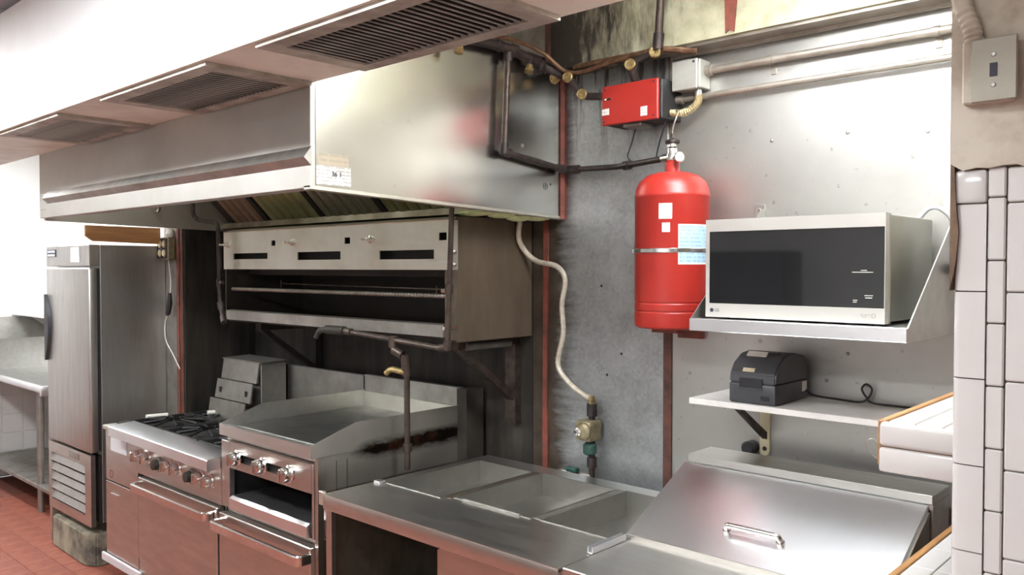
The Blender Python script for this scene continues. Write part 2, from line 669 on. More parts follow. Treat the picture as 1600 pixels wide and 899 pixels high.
ceiling = struct('ceiling', 'ceiling_bar', B(XL, XR, YF, YB + .1, ZC + .004, ZC + .1), 'white ceiling grid with grey boards')
c0 = part(ceiling, 'ceiling_board', 'ceiling', B(-7.0, -6.42, -2.4, -1.82, ZC, ZC + .01))
copies(ceiling, c0, [(i * .61, j * .61, 0) for i in range(15) for j in range(6) if (i, j) != (0, 0)])

wall_front = struct('wall_front', 'wall_paint', B(XL, XR, YF - .1, YF, 0, ZC))
wall_left = struct('wall_left', 'wall_paint', B(XL - .1, XL, YF, 2.45, 0, ZC), 'white wall, tiled below, beside the sink table')
t0 = part(wall_left, 'tile', 'tile', B(XL, XL + .006, 1.36, 1.36 + .149, .05, .199, bev=.002))
copies(wall_left, t0, [(0, j * .152, k * .152) for j in range(7) for k in range(8) if (j, k) != (0, 0)])
struct('wall_left_back', 'wall_paint', B(XL, -4.9, 2.45, 2.8, 0, ZC), 'white wall behind the refrigerator')
struct('wall_side', 'wall_paint', B(XR, XR + .1, YF, 1.6, 0, ZC))

wall_back = struct('wall_back', 'plaster', B(-4.9, XR, YB, YB + .1, 0, ZC), 'back wall clad in metal sheets')
part(wall_back, 'soot_cladding', 'soot_wall', B(-4.66, -2.372, YB - .008, YB, 0, 2.5), 'wall sheet black with soot')
part(wall_back, 'galvanised_sheet', 'galv', B(-2.37, -1.706, YB - .006, YB, .0, 2.5), 'spangled zinc sheet with brown grease edge')
part(wall_back, 'steel_sheet', 'panel', B(-1.682, -.36, YB - .006, YB, .0, 2.5), 'pale steel sheet')
part(wall_back, 'seam_strip', 'galv', B(-1.712, -1.694, YB - .012, YB, 1.46, 2.49, bev=.002))
part(wall_back, 'seam_strip', 'brown_strip', B(-1.712, -1.674, YB - .012, YB, .0, 1.46, bev=.002), 'brown painted seam strip')
part(wall_back, 'sealant_strip', 'red_strip', lambda bm: prism(bm, [(-2.31, 0), (-2.275, 0), (-2.285, 1.2), (-2.28, 1.9), (-2.306, 1.9), (-2.31, 1.1)], 1, YB - .014, YB - .004), 'red painted seam')
for x, z in ((-1.287, 2.132), (-1.029, 2.132), (-.79, 2.11), (-1.323, 1.445), (-1.022, 1.422), (-1.09, 1.33), (-.9, 1.26), (-1.6, 1.31)):
    part(wall_back, 'rivet', 'steel_dull', lambda bm: lathe(bm, [(.007, 0), (.006, .003), (.003, .005)], (x, YB - .005, z), (0, -1, 0), 12))
for x, z in ((-2.005, 1.625), (-1.907, 1.359), (-1.976, 1.27)):
    part(wall_back, 'nail_hole', 'black', lambda bm: lathe(bm, [(.006, 0), (.005, .002)], (x, YB - .005, z), (0, -1, 0), 10))

struct('wall_partition', 'steel_dull', B(-4.90, -4.665, 2.236, 2.72, 0, ZC), 'narrow metal clad wall end beside the refrigerator')
wp = bpy.data.objects['wall_partition']
part(wp, 'soot_cladding', 'soot_wall', B(-4.665, -4.657, 2.25, 2.70, 0, 2.5))
part(wp, 'corner_strip', 'brown_strip', B(-4.73, -4.655, 2.228, 2.240, 0, 1.93, bev=.003))
part(wp, 'corner_strip', 'red_strip', B(-4.703, -4.688, 2.220, 2.229, .3, 1.93, bev=.003), 'red painted strip')

beam = struct('trim_1', 'beam', B(-2.19, -.36, 2.57, YB, 2.485, ZC), 'stained concrete beam above the steel sheet')
part(beam, 'edge_channel', 'emt', lambda bm: (box(bm, -1.66, -.36, 2.585, 2.695, 2.474, 2.486), box(bm, -1.66, -.36, 2.66, 2.672, 2.462, 2.474)), 'grey metal channel')
part(beam, 'paint_run', 'red_strip', lambda bm: prism(bm, [(-1.395, 2.49), (-1.38, 2.5), (-1.362, 2.49), (-1.352, 2.6), (-1.355, 2.75), (-1.402, 2.75), (-1.398, 2.6)], 1, 2.566, 2.571), 'red paint run')
part(beam, 'seam', 'brown_strip', B(-2.186, -2.168, 2.556, 2.572, 2.48, ZC))

# the pier at the right, tiled below and plastered above
pier = struct('wall_right', 'grout', lambda bm: (box(bm, -.416, XR, 1.584, YB, 0, 1.872)), 'white tiled pier with brown joints')
def tile_col(x0, x1, z_top, h, n, bev):
    t = part(pier, 'tile', 'tile', B(x0 + .0008, x1 - .0008, 1.574, 1.586, z_top - h + .001, z_top - .001, bev=.0025))
    copies(pier, t, [(0, 0, -h * k) for k in range(1, n)])
part(pier, 'tile', 'tile', B(-.4175, -.3675, 1.572, 1.60, 1.809, 1.866, bev=.006, seg=2))
b0 = part(pier, 'bullnose_tile', 'tile', lambda bm: prism(bm, [(-.3675, 1.573), (-.405, 1.573), (-.412, 1.5755), (-.416, 1.58), (-.4185, 1.587), (-.4185, 1.63), (-.3675, 1.63)], 2, 1.6600, 1.8070))
copies(pier, b0, [(0, 0, -.1492 * k) for k in range(1, 12)])
tile_col(-.3665, -.3385, 1.8175, .1061, 17, .002)
part(pier, 'tile', 'tile', B(-.3657, -.3393, 1.574, 1.586, 1.8185, 1.868, bev=.0025))
tile_col(-.3375, -.2375, 1.8075, .1492, 12, .002)
part(pier, 'tile', 'tile', B(-.3367, -.2383, 1.574, 1.586, 1.8085, 1.866, bev=.0025))
tile_col(-.2365, -.1365, 1.73, .1492, 11, .002)
def plaster_top(bm):
    n = 26
    g = bmesh.ops.create_grid(bm, x_segments=1, y_segments=1, size=.001)
    bmesh.ops.delete(bm, geom=g['verts'], context='VERTS')
    poly = [(-.423, ZC), (-.423, 1.878)]
    rnd = random.Random(3)
    for i in range(1, n):
        poly.append((-.423 + i * .02, 1.868 + rnd.uniform(-.007, .007)))
    poly += [(XR, 1.868), (XR, ZC)]
    prism(bm, poly, 1, 1.566, 2.69)
part(pier, 'plaster', 'plaster', plaster_top, 'cream painted plaster')
part(pier, 'broken_edge', 'grout', lambda bm: prism(bm, [(-.4225, 1.90), (-.417, 1.88), (-.413, 1.80), (-.409, 1.76), (-.413, 1.71), (-.418, 1.68), (-.4225, 1.66)], 1, 1.568, 1.60), 'broken brown edge')

# tiled ledges beside the pier
def ledge(name, x0, y0, y1, z0, z1, label):
    l = struct(name, 'grout', B(x0 + .003, -.417, y0 + .003, y1, z0 + .004, z1 - .003), label)
    zm = (z0 + z1) / 2
    part(l, 'bullnose_tile', 'tile', B(x0 + .002, -.4175, y0 - .004, y0 + .02, zm + .001, z1, bev=.009, seg=3))
    part(l, 'bullnose_tile', 'tile', B(x0 + .002, -.4175, y0 - .004, y0 + .012, z0, zm - .001, bev=.006, seg=2))
    t = part(l, 'tile', 'tile', B(x0 + .014, x0 + .062, y0 + .021, y0 + .021 + .148, z1 - .008, z1, bev=.0015))
    k = int((y1 - y0 - .02) / .15)
    copies(l, t, [(i * .05, j * .15, 0) for i in range(3) for j in range(k) if (i, j) != (0, 0)])
    part(l, 'edge_strip', 'wood', B(x0 - .004, x0 + .012, y0 + .01, y1, z0 + .01, z1 + .0015, bev=.002), 'wooden edge strip')
    return l
ledge('trim_2', -.577, 1.68, 2.68, 1.300, 1.398, 'upper white tiled ledge with wooden edge')
ledge('trim_3', -.60, 1.60, 2.36, .96, 1.048, 'lower white tiled ledge with wooden edge')
solo('wire_hook', 'emt', lambda bm: sweep(bm, spline([(-.58, 1.69, 1.352), (-.592, 1.69, 1.36), (-.602, 1.69, 1.352), (-.6, 1.69, 1.338), (-.588, 1.69, 1.325), (-.582, 1.69, 1.322)], 5), .0011, 6),
     'thin bent wire hook on the end of the upper tiled ledge', 'hook', (-.58, 1.69, 1.34))

# ------------------------------------------------------------------ ceiling lights (above the frame)
def troffer(label, x0, x1, y0, y1, z=ZC, lm='lamp'):
    t = thing('ceiling_light', label, 'light', ((x0 + x1) / 2, (y0 + y1) / 2, z))
    part(t, 'housing', 'white_paint', lambda bm: holed(bm, 2, z - .05, z - .001, x0, x1, y0, y1, [(x0 + .03, x1 - .03, y0 + .03, y1 - .03)]))
    if z < ZC:
        for x in (x0 + .1, x1 - .1):
            part(t, 'hanger', 'emt', lambda bm: cyl(bm, (x, (y0 + y1) / 2, z - .03), (x, (y0 + y1) / 2, ZC), .005, 8))
    part(t, 'diffuser', lm, B(x0 + .031, x1 - .031, y0 + .031, y1 - .031, z - .045, z - .03))
    return t
troffer('fluorescent ceiling light in front of the near grille of the plenum', -2.7, -1.3, .05, .4)
troffer('fluorescent ceiling light above the prep table', -1.35, -.45, 1.92, 2.17, z=2.62, lm='lamp_prep')
troffer('fluorescent ceiling light above the sink table', -6.9, -5.5, 1.3, 1.65)
troffer('unseen light added to brighten the far end of the plenum', -5.4, -4.0, .05, .4)  # extra lamp, added to lift the dim left end of the plenum and the floor
troffer('fluorescent ceiling light behind the camera', -1.6, -.2, -1.6, -1.25)

# ================================================================== OVERHEAD: plenum and hood
pl = thing('air_plenum', 'long white air plenum with three slatted grilles underneath', 'plenum', (-3, 1.27, 2.27))
GR = ((-3.96, -3.27), (-2.88, -2.16), (-1.90, -1.19), (-.85, -.14))
PY0, PY1 = 1.092, 1.456
def plenum_body(bm):
    box(bm, -6.4, -.2, PY0, PY0 + .012, 2.272, 2.735)
    box(bm, -6.4, -.2, PY1 - .012, PY1 - .0005, 2.272, 2.735)
    box(bm, -6.4, -.2, PY0 + .012, PY1 - .012, 2.723, 2.735)
    box(bm, -6.4, -6.388, PY0 + .012, PY1 - .012, 2.272, 2.723)
    box(bm, -.212, -.2, PY0 + .012, PY1 - .012, 2.272, 2.723)
part(pl, 'casing', 'white_paint', plenum_body)
part(pl, 'underside', 'plenum_under', lambda bm: holed(bm, 2, 2.262, 2.272, -6.4, -.2, PY0, PY1 - .001, [(a + .03, b - .03, PY0 + .04, PY1 - .045) for a, b in GR[:3]]), 'greasy cream underside')
for gi, (a, b) in enumerate(GR[:3]):
    g = part(pl, 'grille', 'grille', lambda bm: holed(bm, 2, 2.250, 2.262, a, b, PY0 + .012, PY1 - .012, [(a + .06, b - .055, PY0 + .062, PY1 - .055)]))
    part(g, 'backing', 'black', B(a + .03, b - .03, PY0 + .045, PY1 - .05, 2.30, 2.305))
    n = 24
    w = (b - a - .12) / n
    x = a + .062
    bl = part(g, 'blade', 'soot', lambda bm: prism(bm, [(x, 2.2525), (x + .0055, 2.2525), (x + .0055, 2.255), (x + .0025, 2.255), (x + .006, 2.285), (x + .004, 2.285), (x, 2.255)], 1, PY0 + .058, PY1 - .052))
    bl.data.materials.append(M['blade'])
    for p in bl.data.polygons:
        if p.center.z + BASE[pl].z < 2.2556:
            p.material_index = 1
    copies(g, bl, [(k * w, 0, 0) for k in range(1, n)])

HX0, HX1, HY0 = -4.572, -2.192, 1.457
hood = thing('exhaust_hood', 'large stainless exhaust hood above the range and broiler', 'hood', (-3.4, 2.1, 1.92))
def hood_front(bm):
    box(bm, HX0, HX1, HY0, HY0 + .02, 1.945, 2.545, bev=.002)
    box(bm, HX0 + .01, HX1 - .01, HY0 + .02, HY0 + .06, 1.946, 1.956)
part(hood, 'front_panel', 'steel_hood', hood_front)
part(hood, 'side_panel', 'hood_side', lambda bm: prism(bm, [(HY0 + .0205, 1.95), (2.69, 1.908), (2.69, 2.545), (HY0 + .0205, 2.545)], 0, HX1 - .02, HX1))
part(hood, 'bottom_lip', 'melter_panel', lambda bm: prism(bm, [(HY0, 1.941), (2.69, 1.899), (2.69, 1.91), (HY0, 1.952)], 0, HX1 - .035, HX1 + .002))
part(hood, 'side_panel', 'steel_hood', lambda bm: prism(bm, [(HY0 + .0205, 1.935), (2.69, 1.905), (2.69, 2.545), (HY0 + .0205, 2.545)], 0, HX0, HX0 + .02))
part(hood, 'top_panel', 'steel_hood', B(HX0 + .02, HX1 - .02, HY0 + .02, 2.69, 2.535, 2.545))
part(hood, 'back_panel', 'steel_greasy', B(HX0 + .02, HX1 - .02, 2.676, 2.69, 1.90, 2.535))
part(hood, 'front_rail', 'steel_dull', lambda bm: prism(bm, [(HY0 + .001, 2.072), (HY0 - .026, 2.036), (HY0 + .001, 2.012)], 0, HX0 + .11, HX1 + .006), 'bent steel rail')
part(hood, 'end_plate', 'steel_hood', B(HX0 + .012, HX0 + .10, HY0 - .004, HY0 + .001, 1.985, 2.06, bev=.001))
# grease tray and slanted baffle filters
part(hood, 'grease_tray', 'steel_greasy', lambda bm: prism(bm, [(2.42, 1.925), (2.675, 1.905), (2.675, 1.935), (2.43, 1.955)], 0, HX0 + .02, HX1 - .02))
part(hood, 'rear_tray', 'soot', lambda bm: prism(bm, [(2.475, 1.955), (2.675, 1.936), (2.675, 2.1), (2.5, 2.0)], 0, HX0 + .02, HX1 - .02))
part(hood, 'plenum_wall', 'soot', lambda bm: prism(bm, [(2.465, 1.965), (2.48, 1.98), (1.95, 2.51), (1.935, 2.495)], 0, HX0 + .02, HX1 - .02))
xs = [(-4.40, 4, 'filter_brown'), (-4.02, 6, 'filter_green'), (-3.52, 6, 'filter_grey'), (-3.02, 6, 'filter_green'), (-2.56, 4, 'filter_grey')]
for fx, n, fm in xs:
    pitch = .074
    fo = part(hood, 'baffle_filter', 'soot', lambda bm: prism(bm, [(2.455, 1.958), (2.464, 1.967), (1.984, 2.447), (1.975, 2.438)], 0, fx - .015, fx + n * pitch + .005))
    def baffle(bm):
        u = (fx, fx + .046)
        for a0, a1 in ((u[0], u[1]),):
            prof = [(a0, 0.0), (a0 + .006, .02), (a1 - .006, .02), (a1, 0.0)]
            A, C = [], []
            d = Vector((0, -.7071, .7071))
            nrm = Vector((0, -.7071, -.7071))
            for x, h in prof:
                p = Vector((x, 2.452, 1.952)) + nrm * (h - .004)
                A.append(bm.verts.new(p))
                C.append(bm.verts.new(p + d * .64))
            bm.faces.new(A)
            bm.faces.new(C[::-1])
            for i in range(4):
                bm.faces.new((A[i], C[i], C[(i + 1) % 4], A[(i + 1) % 4]))
    bo = part(fo, 'baffle', fm, baffle)
    copies(fo, bo, [(k * pitch, 0, 0) for k in range(1, n)])
for x in (-4.05, -2.85):
    hl = part(hood, 'vapour_lamp', 'steel_dull', lambda bm: lathe(bm, [(.06, 0), (.06, .04), (.045, .055)], (x, 1.72, 2.48), (0, 0, 1), 20))
    part(hl, 'globe', 'lamp_hood', lambda bm: lathe(bm, [(.02, 0), (.042, .012), (.05, .04), (.05, .075), (.045, .085)], (x, 1.72, 2.394), (0, 0, 1), 20))
# labels and ink marks on the hood end
part(hood, 'inspection_sticker', 'print_white', B(HX1, HX1 + .0015, 1.478, 1.608, 1.957, 2.017))
text_mesh(hood, 'handwriting', '36 1', .022, (HX1 + .002, 1.553, 1.992), (R(90), 0, R(90)), 'ink')
part(hood, 'old_sticker', 'print_faded', B(HX1, HX1 + .001, 1.486, 1.601, 2.0172, 2.055), 'worn yellowed sticker')
def ring(bm, c, r, w, axis, n=24, t=.001):
    c = Vector(c)
    u, v = (Vector((0, 1, 0)), Vector((0, 0, 1))) if axis == 0 else (Vector((1, 0, 0)), Vector((0, 0, 1)))
    nn = u.cross(v) * t * (1 if axis == 0 else -1)
    nn = Vector((t, 0, 0)) if axis == 0 else Vector((0, -t, 0))
    R0 = []
    for i in range(n):
        a = 2 * math.pi * i / n
        d = u * math.cos(a) + v * math.sin(a)
        R0.append([bm.verts.new(c + d * (r - w)), bm.verts.new(c + d * r), bm.verts.new(c + d * r + nn), bm.verts.new(c + d * (r - w) + nn)])
    for i in range(n):
        a, b = R0[i], R0[(i + 1) % n]
        for k in range(4):
            bm.faces.new((a[k], a[(k + 1) % 4], b[(k + 1) % 4], b[k]))
part(hood, 'ink_ring', 'ink', lambda bm: ring(bm, (HX1, 2.565, 2.028), .014, .002, 0))
text_mesh(hood, 'ink_mark', '1', .022, (HX1 + .001, 2.566, 2.028), (R(90), 0, R(90)), 'ink')
text_mesh(hood, 'ink_mark', '4', .016, (HX1 + .001, 2.597, 2.037), (R(90), 0, R(90)), 'ink')
part(hood, 'screw', 'steel_dull', lambda bm: lathe(bm, [(.009, 0), (.007, .004), (.003, .005)], (HX1, 2.428, 2.176), (1, 0, 0), 12))
part(hood, 'red_sealant', 'red_strip', lambda bm: prism(bm, [(-2.199, 2.663), (-2.186, 2.655), (-2.176, 2.668), (-2.182, 2.69), (-2.199, 2.69)], 2, 1.90, 2.47), 'red sealant bead')
part(hood, 'stuffing', 'insulation', lambda bm: [bmesh.ops.transform(bm, matrix=Matrix.Translation(Vector(p)) @ Matrix.Diagonal((*s, 1)), verts=bmesh.ops.create_icosphere(bm, subdivisions=2, radius=1)['verts']) for p, s in (((-2.30, 2.42, 1.912), (.07, .05, .016)), ((-2.28, 2.50, 1.905), (.06, .05, .02)), ((-2.36, 2.33, 1.915), (.09, .05, .012)), ((-2.27, 2.60, 1.905), (.06, .06, .014)))], 'yellow green stuffing')

# pipe inside the hood's left end
solo('suppression_pipe', 'black_pipe', lambda bm: (sweep(bm, fillet([(-4.46, 2.2, 2.45), (-4.46, 2.2, 1.99), (-4.44, 2.22, 1.962), (-4.13, 2.165, 1.935), (-4.085, 2.15, 1.92), (-4.07, 2.15, 1.60)], .03), .011, 10),
     cyl(bm, (-4.07, 2.15, 1.64), (-4.07, 2.15, 1.60), .017, 12), cyl(bm, (-4.07, 2.15, 1.62), (-4.02, 2.14, 1.622), .009, 10),
     sweep(bm, fillet([(-4.07, 2.15, 1.6), (-4.06, 2.15, 1.50), (-4.02, 2.14, 1.445)], .03), .013, 10),
     cyl(bm, (-4.06, 2.15, 1.52), (-4.05, 2.15, 1.48), .02, 12), cyl(bm, (-4.02, 2.14, 1.445), (-3.99, 2.13, 1.415), .017, 12)),
     'black pipe with nozzle bending down at the left end of the broiler', 'pipe', (-4.07, 2.15, 1.42))
solo('hood_nozzle', 'chrome', lambda bm: (sweep(bm, [(-4.5, 2.02, 2.4), (-4.5, 2.02, 2.05)], .006, 8), lathe(bm, [(.008, 0), (.016, .01), (.016, .03), (.006, .045)], (-4.5, 2.02, 2.0), (0, 0, 1), 12)),
     'small bright nozzle hanging inside the left end of the hood', 'nozzle', (-4.5, 2.02, 2.0))

# ================================================================== BROILER (wall mounted)
sm = thing('overhead_broiler', 'wall mounted broiler with slotted steel front panel and dark open mouth', 'broiler', (-3.24, 2.45, 1.40))
SX0, SX1, SY0, SY1, SZ0, SZ1 = -4.12, -2.37, 2.20, 2.685, 1.415, 1.885
slots = [(-4.017, -3.686, 1.742, 1.772), (-3.419, -3.078, 1.735, 1.772), (-2.80, -2.457, 1.733, 1.770)]
holes = [(-3.648, -3.614, 1.806, 1.832), (-3.046, -3.006, 1.804, 1.832), (-2.427, -2.383, 1.806, 1.836)]
part(sm, 'front_panel', 'melter_panel', lambda bm: holed(bm, 1, SY0, SY0 + .006, SX0, SX1, 1.690, 1.882, slots + holes))
part(sm, 'panel_flange', 'melter_panel', lambda bm: prism(bm, [(SY0, 1.882), (SY0 + .05, 1.896), (SY0 + .05, 1.90), (SY0 - .003, 1.886)], 0, SX0, SX1))
part(sm, 'panel_backing', 'black', B(SX0 + .02, SX1 - .02, SY0 + .05, SY0 + .06, 1.70, 1.88))
part(sm, 'side_panel', 'melter_side', B(SX1 - .012, SX1, SY0 + .04, SY1, SZ0 - .01, 1.90))
part(sm, 'front_post', 'melter_panel', B(SX1 - .006, SX1 + .006, SY0 + .006, SY0 + .042, 1.69, 1.885))
part(sm, 'front_post', 'steel_greasy', B(SX1 - .03, SX1 + .002, SY0 + .006, SY0 + .039, SZ0, 1.689))
part(sm, 'side_panel', 'soot', B(SX0, SX0 + .012, SY0 + .008, SY1, SZ0, 1.88))
part(sm, 'back_panel', 'soot', B(SX0 + .012, SX1 - .013, SY1 - .012, SY1, SZ0, 1.89))
part(sm, 'roof_panel', 'soot', B(SX0 + .012, SX1 - .013, SY0 + .06, SY1 - .013, 1.87, 1.885))
part(sm, 'floor_panel', 'soot', B(SX0 + .012, SX1 - .031, SY0 + .02, SY1 - .013, SZ0, SZ0 + .012))
part(sm, 'burner_box', 'soot', B(SX0 + .05, SX1 - .05, SY0 + .12, SY1 - .02, 1.66, 1.74))
part(sm, 'drip_rail', 'steel_dull', lambda bm: prism(bm, [(SY0 - .004, 1.426), (SY0 - .004, 1.474), (SY0 + .025, 1.478), (SY0 + .025, 1.47), (SY0 + .008, 1.466), (SY0 + .008, 1.426)], 0, SX0 + .03, SX1 - .032), 'grimy steel rail')
part(sm, 'coil_rod', 'steel_dull', lambda bm: sweep(bm, [(-4.09 + i * .010, SY0 + .03, 1.586) for i in range(170)], [.011 if i % 2 else .0055 for i in range(170)], 8), 'bright ribbed rod')
part(sm, 'guide_wire', 'brown_pipe', lambda bm: (sweep(bm, [(-3.65, SY0 + .06, 1.62), (-3.2, SY0 + .06, 1.615), (-2.40, SY0 + .03, 1.612)], .003, 6), cyl(bm, (-3.66, SY0 + .06, 1.60), (-3.66, SY0 + .06, 1.635), .003, 6), cyl(bm, (-2.48, SY0 + .035, 1.595), (-2.48, SY0 + .035, 1.625), .003, 6)))
for x in (-4.062, -3.452, -2.852):
    k = part(sm, 'valve_stem', 'chrome', lambda bm: (lathe(bm, [(.016, 0), (.016, .012), (.011, .014), (.009, .03), (.006, .03), (.005, .055)], (x, SY0, 1.818), (0, -1, 0), 14)))
part(sm, 'bolt', 'chrome', lambda bm: lathe(bm, [(.008, 0), (.008, .006), (.004, .008)], (SX1 + .006, SY0 + .022, 1.76), (1, 0, 0), 8))
part(sm, 'bolt', 'chrome', lambda bm: lathe(bm, [(.008, 0), (.008, .006), (.004, .008)], (SX1 + .006, SY0 + .022, 1.71), (1, 0, 0), 8))
for x, mm in ((-2.47, 'brown_pipe'), (-3.98, 'soot')):
    br = part(sm, 'wall_bracket', mm, lambda bm: (box(bm, x - .025, x + .025, SY0 + .12, 2.69, SZ0 - .05, SZ0 - .012), box(bm, x - .03, x + .03, 2.655, 2.69, 1.02, SZ0 - .05)))
    part(br, 'brace', mm, lambda bm: prism(bm, [(2.33, 1.362), (2.37, 1.364), (2.68, 1.14), (2.68, 1.10)], 0, x - .02, x + .02))
part(sm, 'conduit_stub', 'steel_dull', lambda bm: cyl(bm, (-2.44, 2.36, 1.375), (-2.44, 2.62, 1.375), .016, 12))

# gas line: down the broiler's right front edge, along below and down to the counter
def gas_line(bm):
    sweep(bm, fillet([(-2.30, 2.15, 1.93), (-2.325, 2.15, 1.40), (-2.345, 2.15, 1.388), (-2.985, 2.15, 1.424)], .012, 3), .0105, 10)
    for p, q in (((-2.315, 2.15, 1.635), (-2.318, 2.15, 1.60)), ((-2.325, 2.15, 1.42), (-2.328, 2.15, 1.385)), ((-2.325, 2.15, 1.395), (-2.37, 2.15, 1.389)), ((-2.93, 2.15, 1.421), (-2.99, 2.15, 1.424))):
        cyl(bm, p, q, .016, 12)
    sweep(bm, fillet([(-2.65, 2.15, 1.405), (-2.65, 2.15, 1.355), (-2.60, 2.17, 1.335), (-2.60, 2.18, 1.28), (-2.61, 2.19, .875)], .02, 4), .0125, 10)
    for p, q in (((-2.65, 2.15, 1.42), (-2.65, 2.15, 1.375)), ((-2.65, 2.15, 1.365), (-2.61, 2.165, 1.345)), ((-2.60, 2.17, 1.345), (-2.60, 2.18, 1.26)), ((-2.61, 2.19, .98), (-2.61, 2.19, .95))):
        cyl(bm, p, q, .019, 12)
gl = thing('gas_pipe', 'stained gas pipe along the broiler and down beside the griddle', 'pipe', (-2.61, 2.19, .87))
part(gl, 'pipe_run', 'brown_pipe', gas_line)
part(gl, 'valve', 'soot', lambda bm: (cyl(bm, (-2.98, 2.15, 1.424), (-3.10, 2.14, 1.425), .02, 12), sweep(bm, fillet([(-3.09, 2.14, 1.425), (-3.14, 2.13, 1.42), (-3.155, 2.12, 1.385)], .02), [.014] * 6 + [.011] * 2, 10)))
part(gl, 'brass_tee', 'brass', lambda bm: sweep(bm, fillet([(-2.60, 2.17, 1.275), (-2.665, 2.15, 1.285), (-2.69, 2.145, 1.265)], .02), .012, 10), 'brass elbow')
part(gl, 'side_stub', 'chrome', lambda bm: cyl(bm, (-2.325, 2.13, 1.468), (-2.315, 2.19, 1.468), .007, 10))
part(gl, 'side_stub', 'chrome', lambda bm: cyl(bm, (-2.345, 2.14, 1.61), (-2.315, 2.15, 1.61), .009, 10))

# ================================================================== GAS RANGE (six burners)
gr = thing('gas_range', 'six burner gas range with cast iron grates and chrome knobs', 'range', (-4.04, 2.2, 0))
RX0, RX1, RY0, RY1 = -4.645, -3.412, 1.80, 2.22
RYB = 2.58
def range_body(bm):
    box(bm, RX0 + .005, RX1, 1.825, RYB, .13, .82)
    for x in (RX0 + .1, RX1 - .08):
        for y in (1.92, 2.5):
            cyl(bm, (x, y, 0), (x, y, .13), .025, 12)
part(gr, 'body', 'steel_range', range_body)
part(gr, 'upper_side_panel', 'steel_range', B(-4.673, -4.272, 1.80, 1.83, .552, .822, bev=.002))
part(gr, 'lower_side_panel', 'steel_range', B(-4.675, -4.272, 1.80, 1.83, .15, .545, bev=.002))
part(gr, 'seam', 'black', B(-4.2715, -4.2355, 1.8215, 1.8248, .15, .649))  # black strip that paints the shade in the upright gap beside the door
part(gr, 'seam', 'black', B(-4.67, -4.275, 1.8155, 1.8248, .5455, .5515))  # shade in the gap between the side panels, put in as black
part(gr, 'finger_pull', 'chrome', B(-4.60, -4.51, 1.793, 1.80, .482, .49, bev=.001))
part(gr, 'emblem', 'red_strip', lambda bm: ring(bm, (-4.60, 1.80, .59), .022, .003, 1))
part(gr, 'rating_plate', 'pale_plate', B(-4.600, -4.400, 1.797, 1.80, .718, .787, bev=.0005))
part(gr, 'corner_cap', 'melter_panel', B(-4.68, -4.50, 1.785, 1.86, .823, .848, bev=.006, seg=2), 'pale corner cap')
part(gr, 'kick_plate', 'pale_plate', B(-4.71, -4.23, 1.785, 1.80, .105, .148, bev=.003))
part(gr, 'control_panel', 'steel_range', B(-4.27, RX1, 1.80, 1.824, .650, .818, bev=.002))
def ledge_mesh(bm):
    # front ledge, a little lower at its right end
    def sec(x, dz):
        return [bm.verts.new((x, y, z + dz)) for y, z in ((1.735, .812), (1.735, .858), (1.742, .862), (1.868, .872), (1.868, .823), (1.799, .823), (1.799, .812))]
    a, b = sec(-4.47, .012), sec(-3.413, 0.0)
    n = len(a)
    bm.faces.new(a)
    bm.faces.new(b[::-1])
    for i in range(n):
        bm.faces.new((a[i], b[i], b[(i + 1) % n], a[(i + 1) % n]))
part(gr, 'front_ledge', 'steel_clean', ledge_mesh, 'bright steel front ledge')
part(gr, 'cooktop', 'soot', B(RX0 + .01, RX1, 1.87, 2.57, .82, .832, bev=.002))
part(gr, 'side_rim', 'steel_dull', B(RX0 - .002, RX0 + .014, 1.862, 2.24, .82, .856))
def knob(parent, x, y, z, r=.031):
    k = part(parent, 'knob', 'chrome', lambda bm: (lathe(bm, [(r * 1.05, 0), (r * 1.05, .006), (r * .95, .010), (r * .92, .03), (r * .82, .038), (r * .4, .04)], (x, y, z), (0, -1, 0), 20),
                                                   box(bm, x - r * .2, x + r * .2, y - .05, y - .036, z - r * .8, z + r * .8, bev=.003)))
    return k
for x, z in ((-4.243, .745), (-4.138, .748), (-3.904, .747), (-3.817, .748), (-3.585, .744), (-3.502, .744)):
    knob(gr, x, 1.80, z)
for x in (-4.015, -3.675):
    part(gr, 'knob_bezel', 'steel_dull', lambda bm: lathe(bm, [(.036, 0), (.036, .012), (.028, .014)], (x, 1.80, .737), (0, -1, 0), 20))
    part(gr, 'knob_hub', 'soot', lambda bm: lathe(bm, [(.026, 0), (.024, .026), (.01, .03)], (x, 1.788, .737), (0, -1, 0), 16))
part(gr, 'base_panel', 'steel_range', B(-4.262, RX1, 1.80, 1.824, .135, .213, bev=.002))
dr = part(gr, 'oven_door', 'steel_range', B(-4.235, -3.425, 1.785, 1.822, .222, .640, bev=.004))
def bar_handle(x0, x1, z, y0):
    def f(bm):
        pts = fillet([(x0 + .004, y0, z), (x0 + .004, y0 - .055, z), (x1 - .004, y0 - .055, z), (x1 - .004, y0, z)], .06, 6)
        rings = []
        for i, p in enumerate(pts):
            d = (pts[min(i + 1, len(pts) - 1)] - pts[max(i - 1, 0)]).normalized()
            s = Vector((0, 0, 1)).cross(d).normalized()
            rings.append([bm.verts.new(p + s * a + Vector((0, 0, b))) for a, b in ((-.008, -.016), (-.008, .016), (-.004, .021), (.004, .021), (.008, .016), (.008, -.016), (.004, -.021), (-.004, -.021))])
        for a, b in zip(rings, rings[1:]):
            for k in range(8):
                bm.faces.new((a[k], a[(k + 1) % 8], b[(k + 1) % 8], b[k]))
        bm.faces.new(rings[0])
        bm.faces.new(rings[-1][::-1])
    return f
part(dr, 'handle', 'chrome', bar_handle(-4.20, -3.44, .605, 1.786))
part(gr, 'back_rail', 'steel_dull', B(RX0, RX1, 2.575, 2.60, .82, 1.152), 'upright back rail')
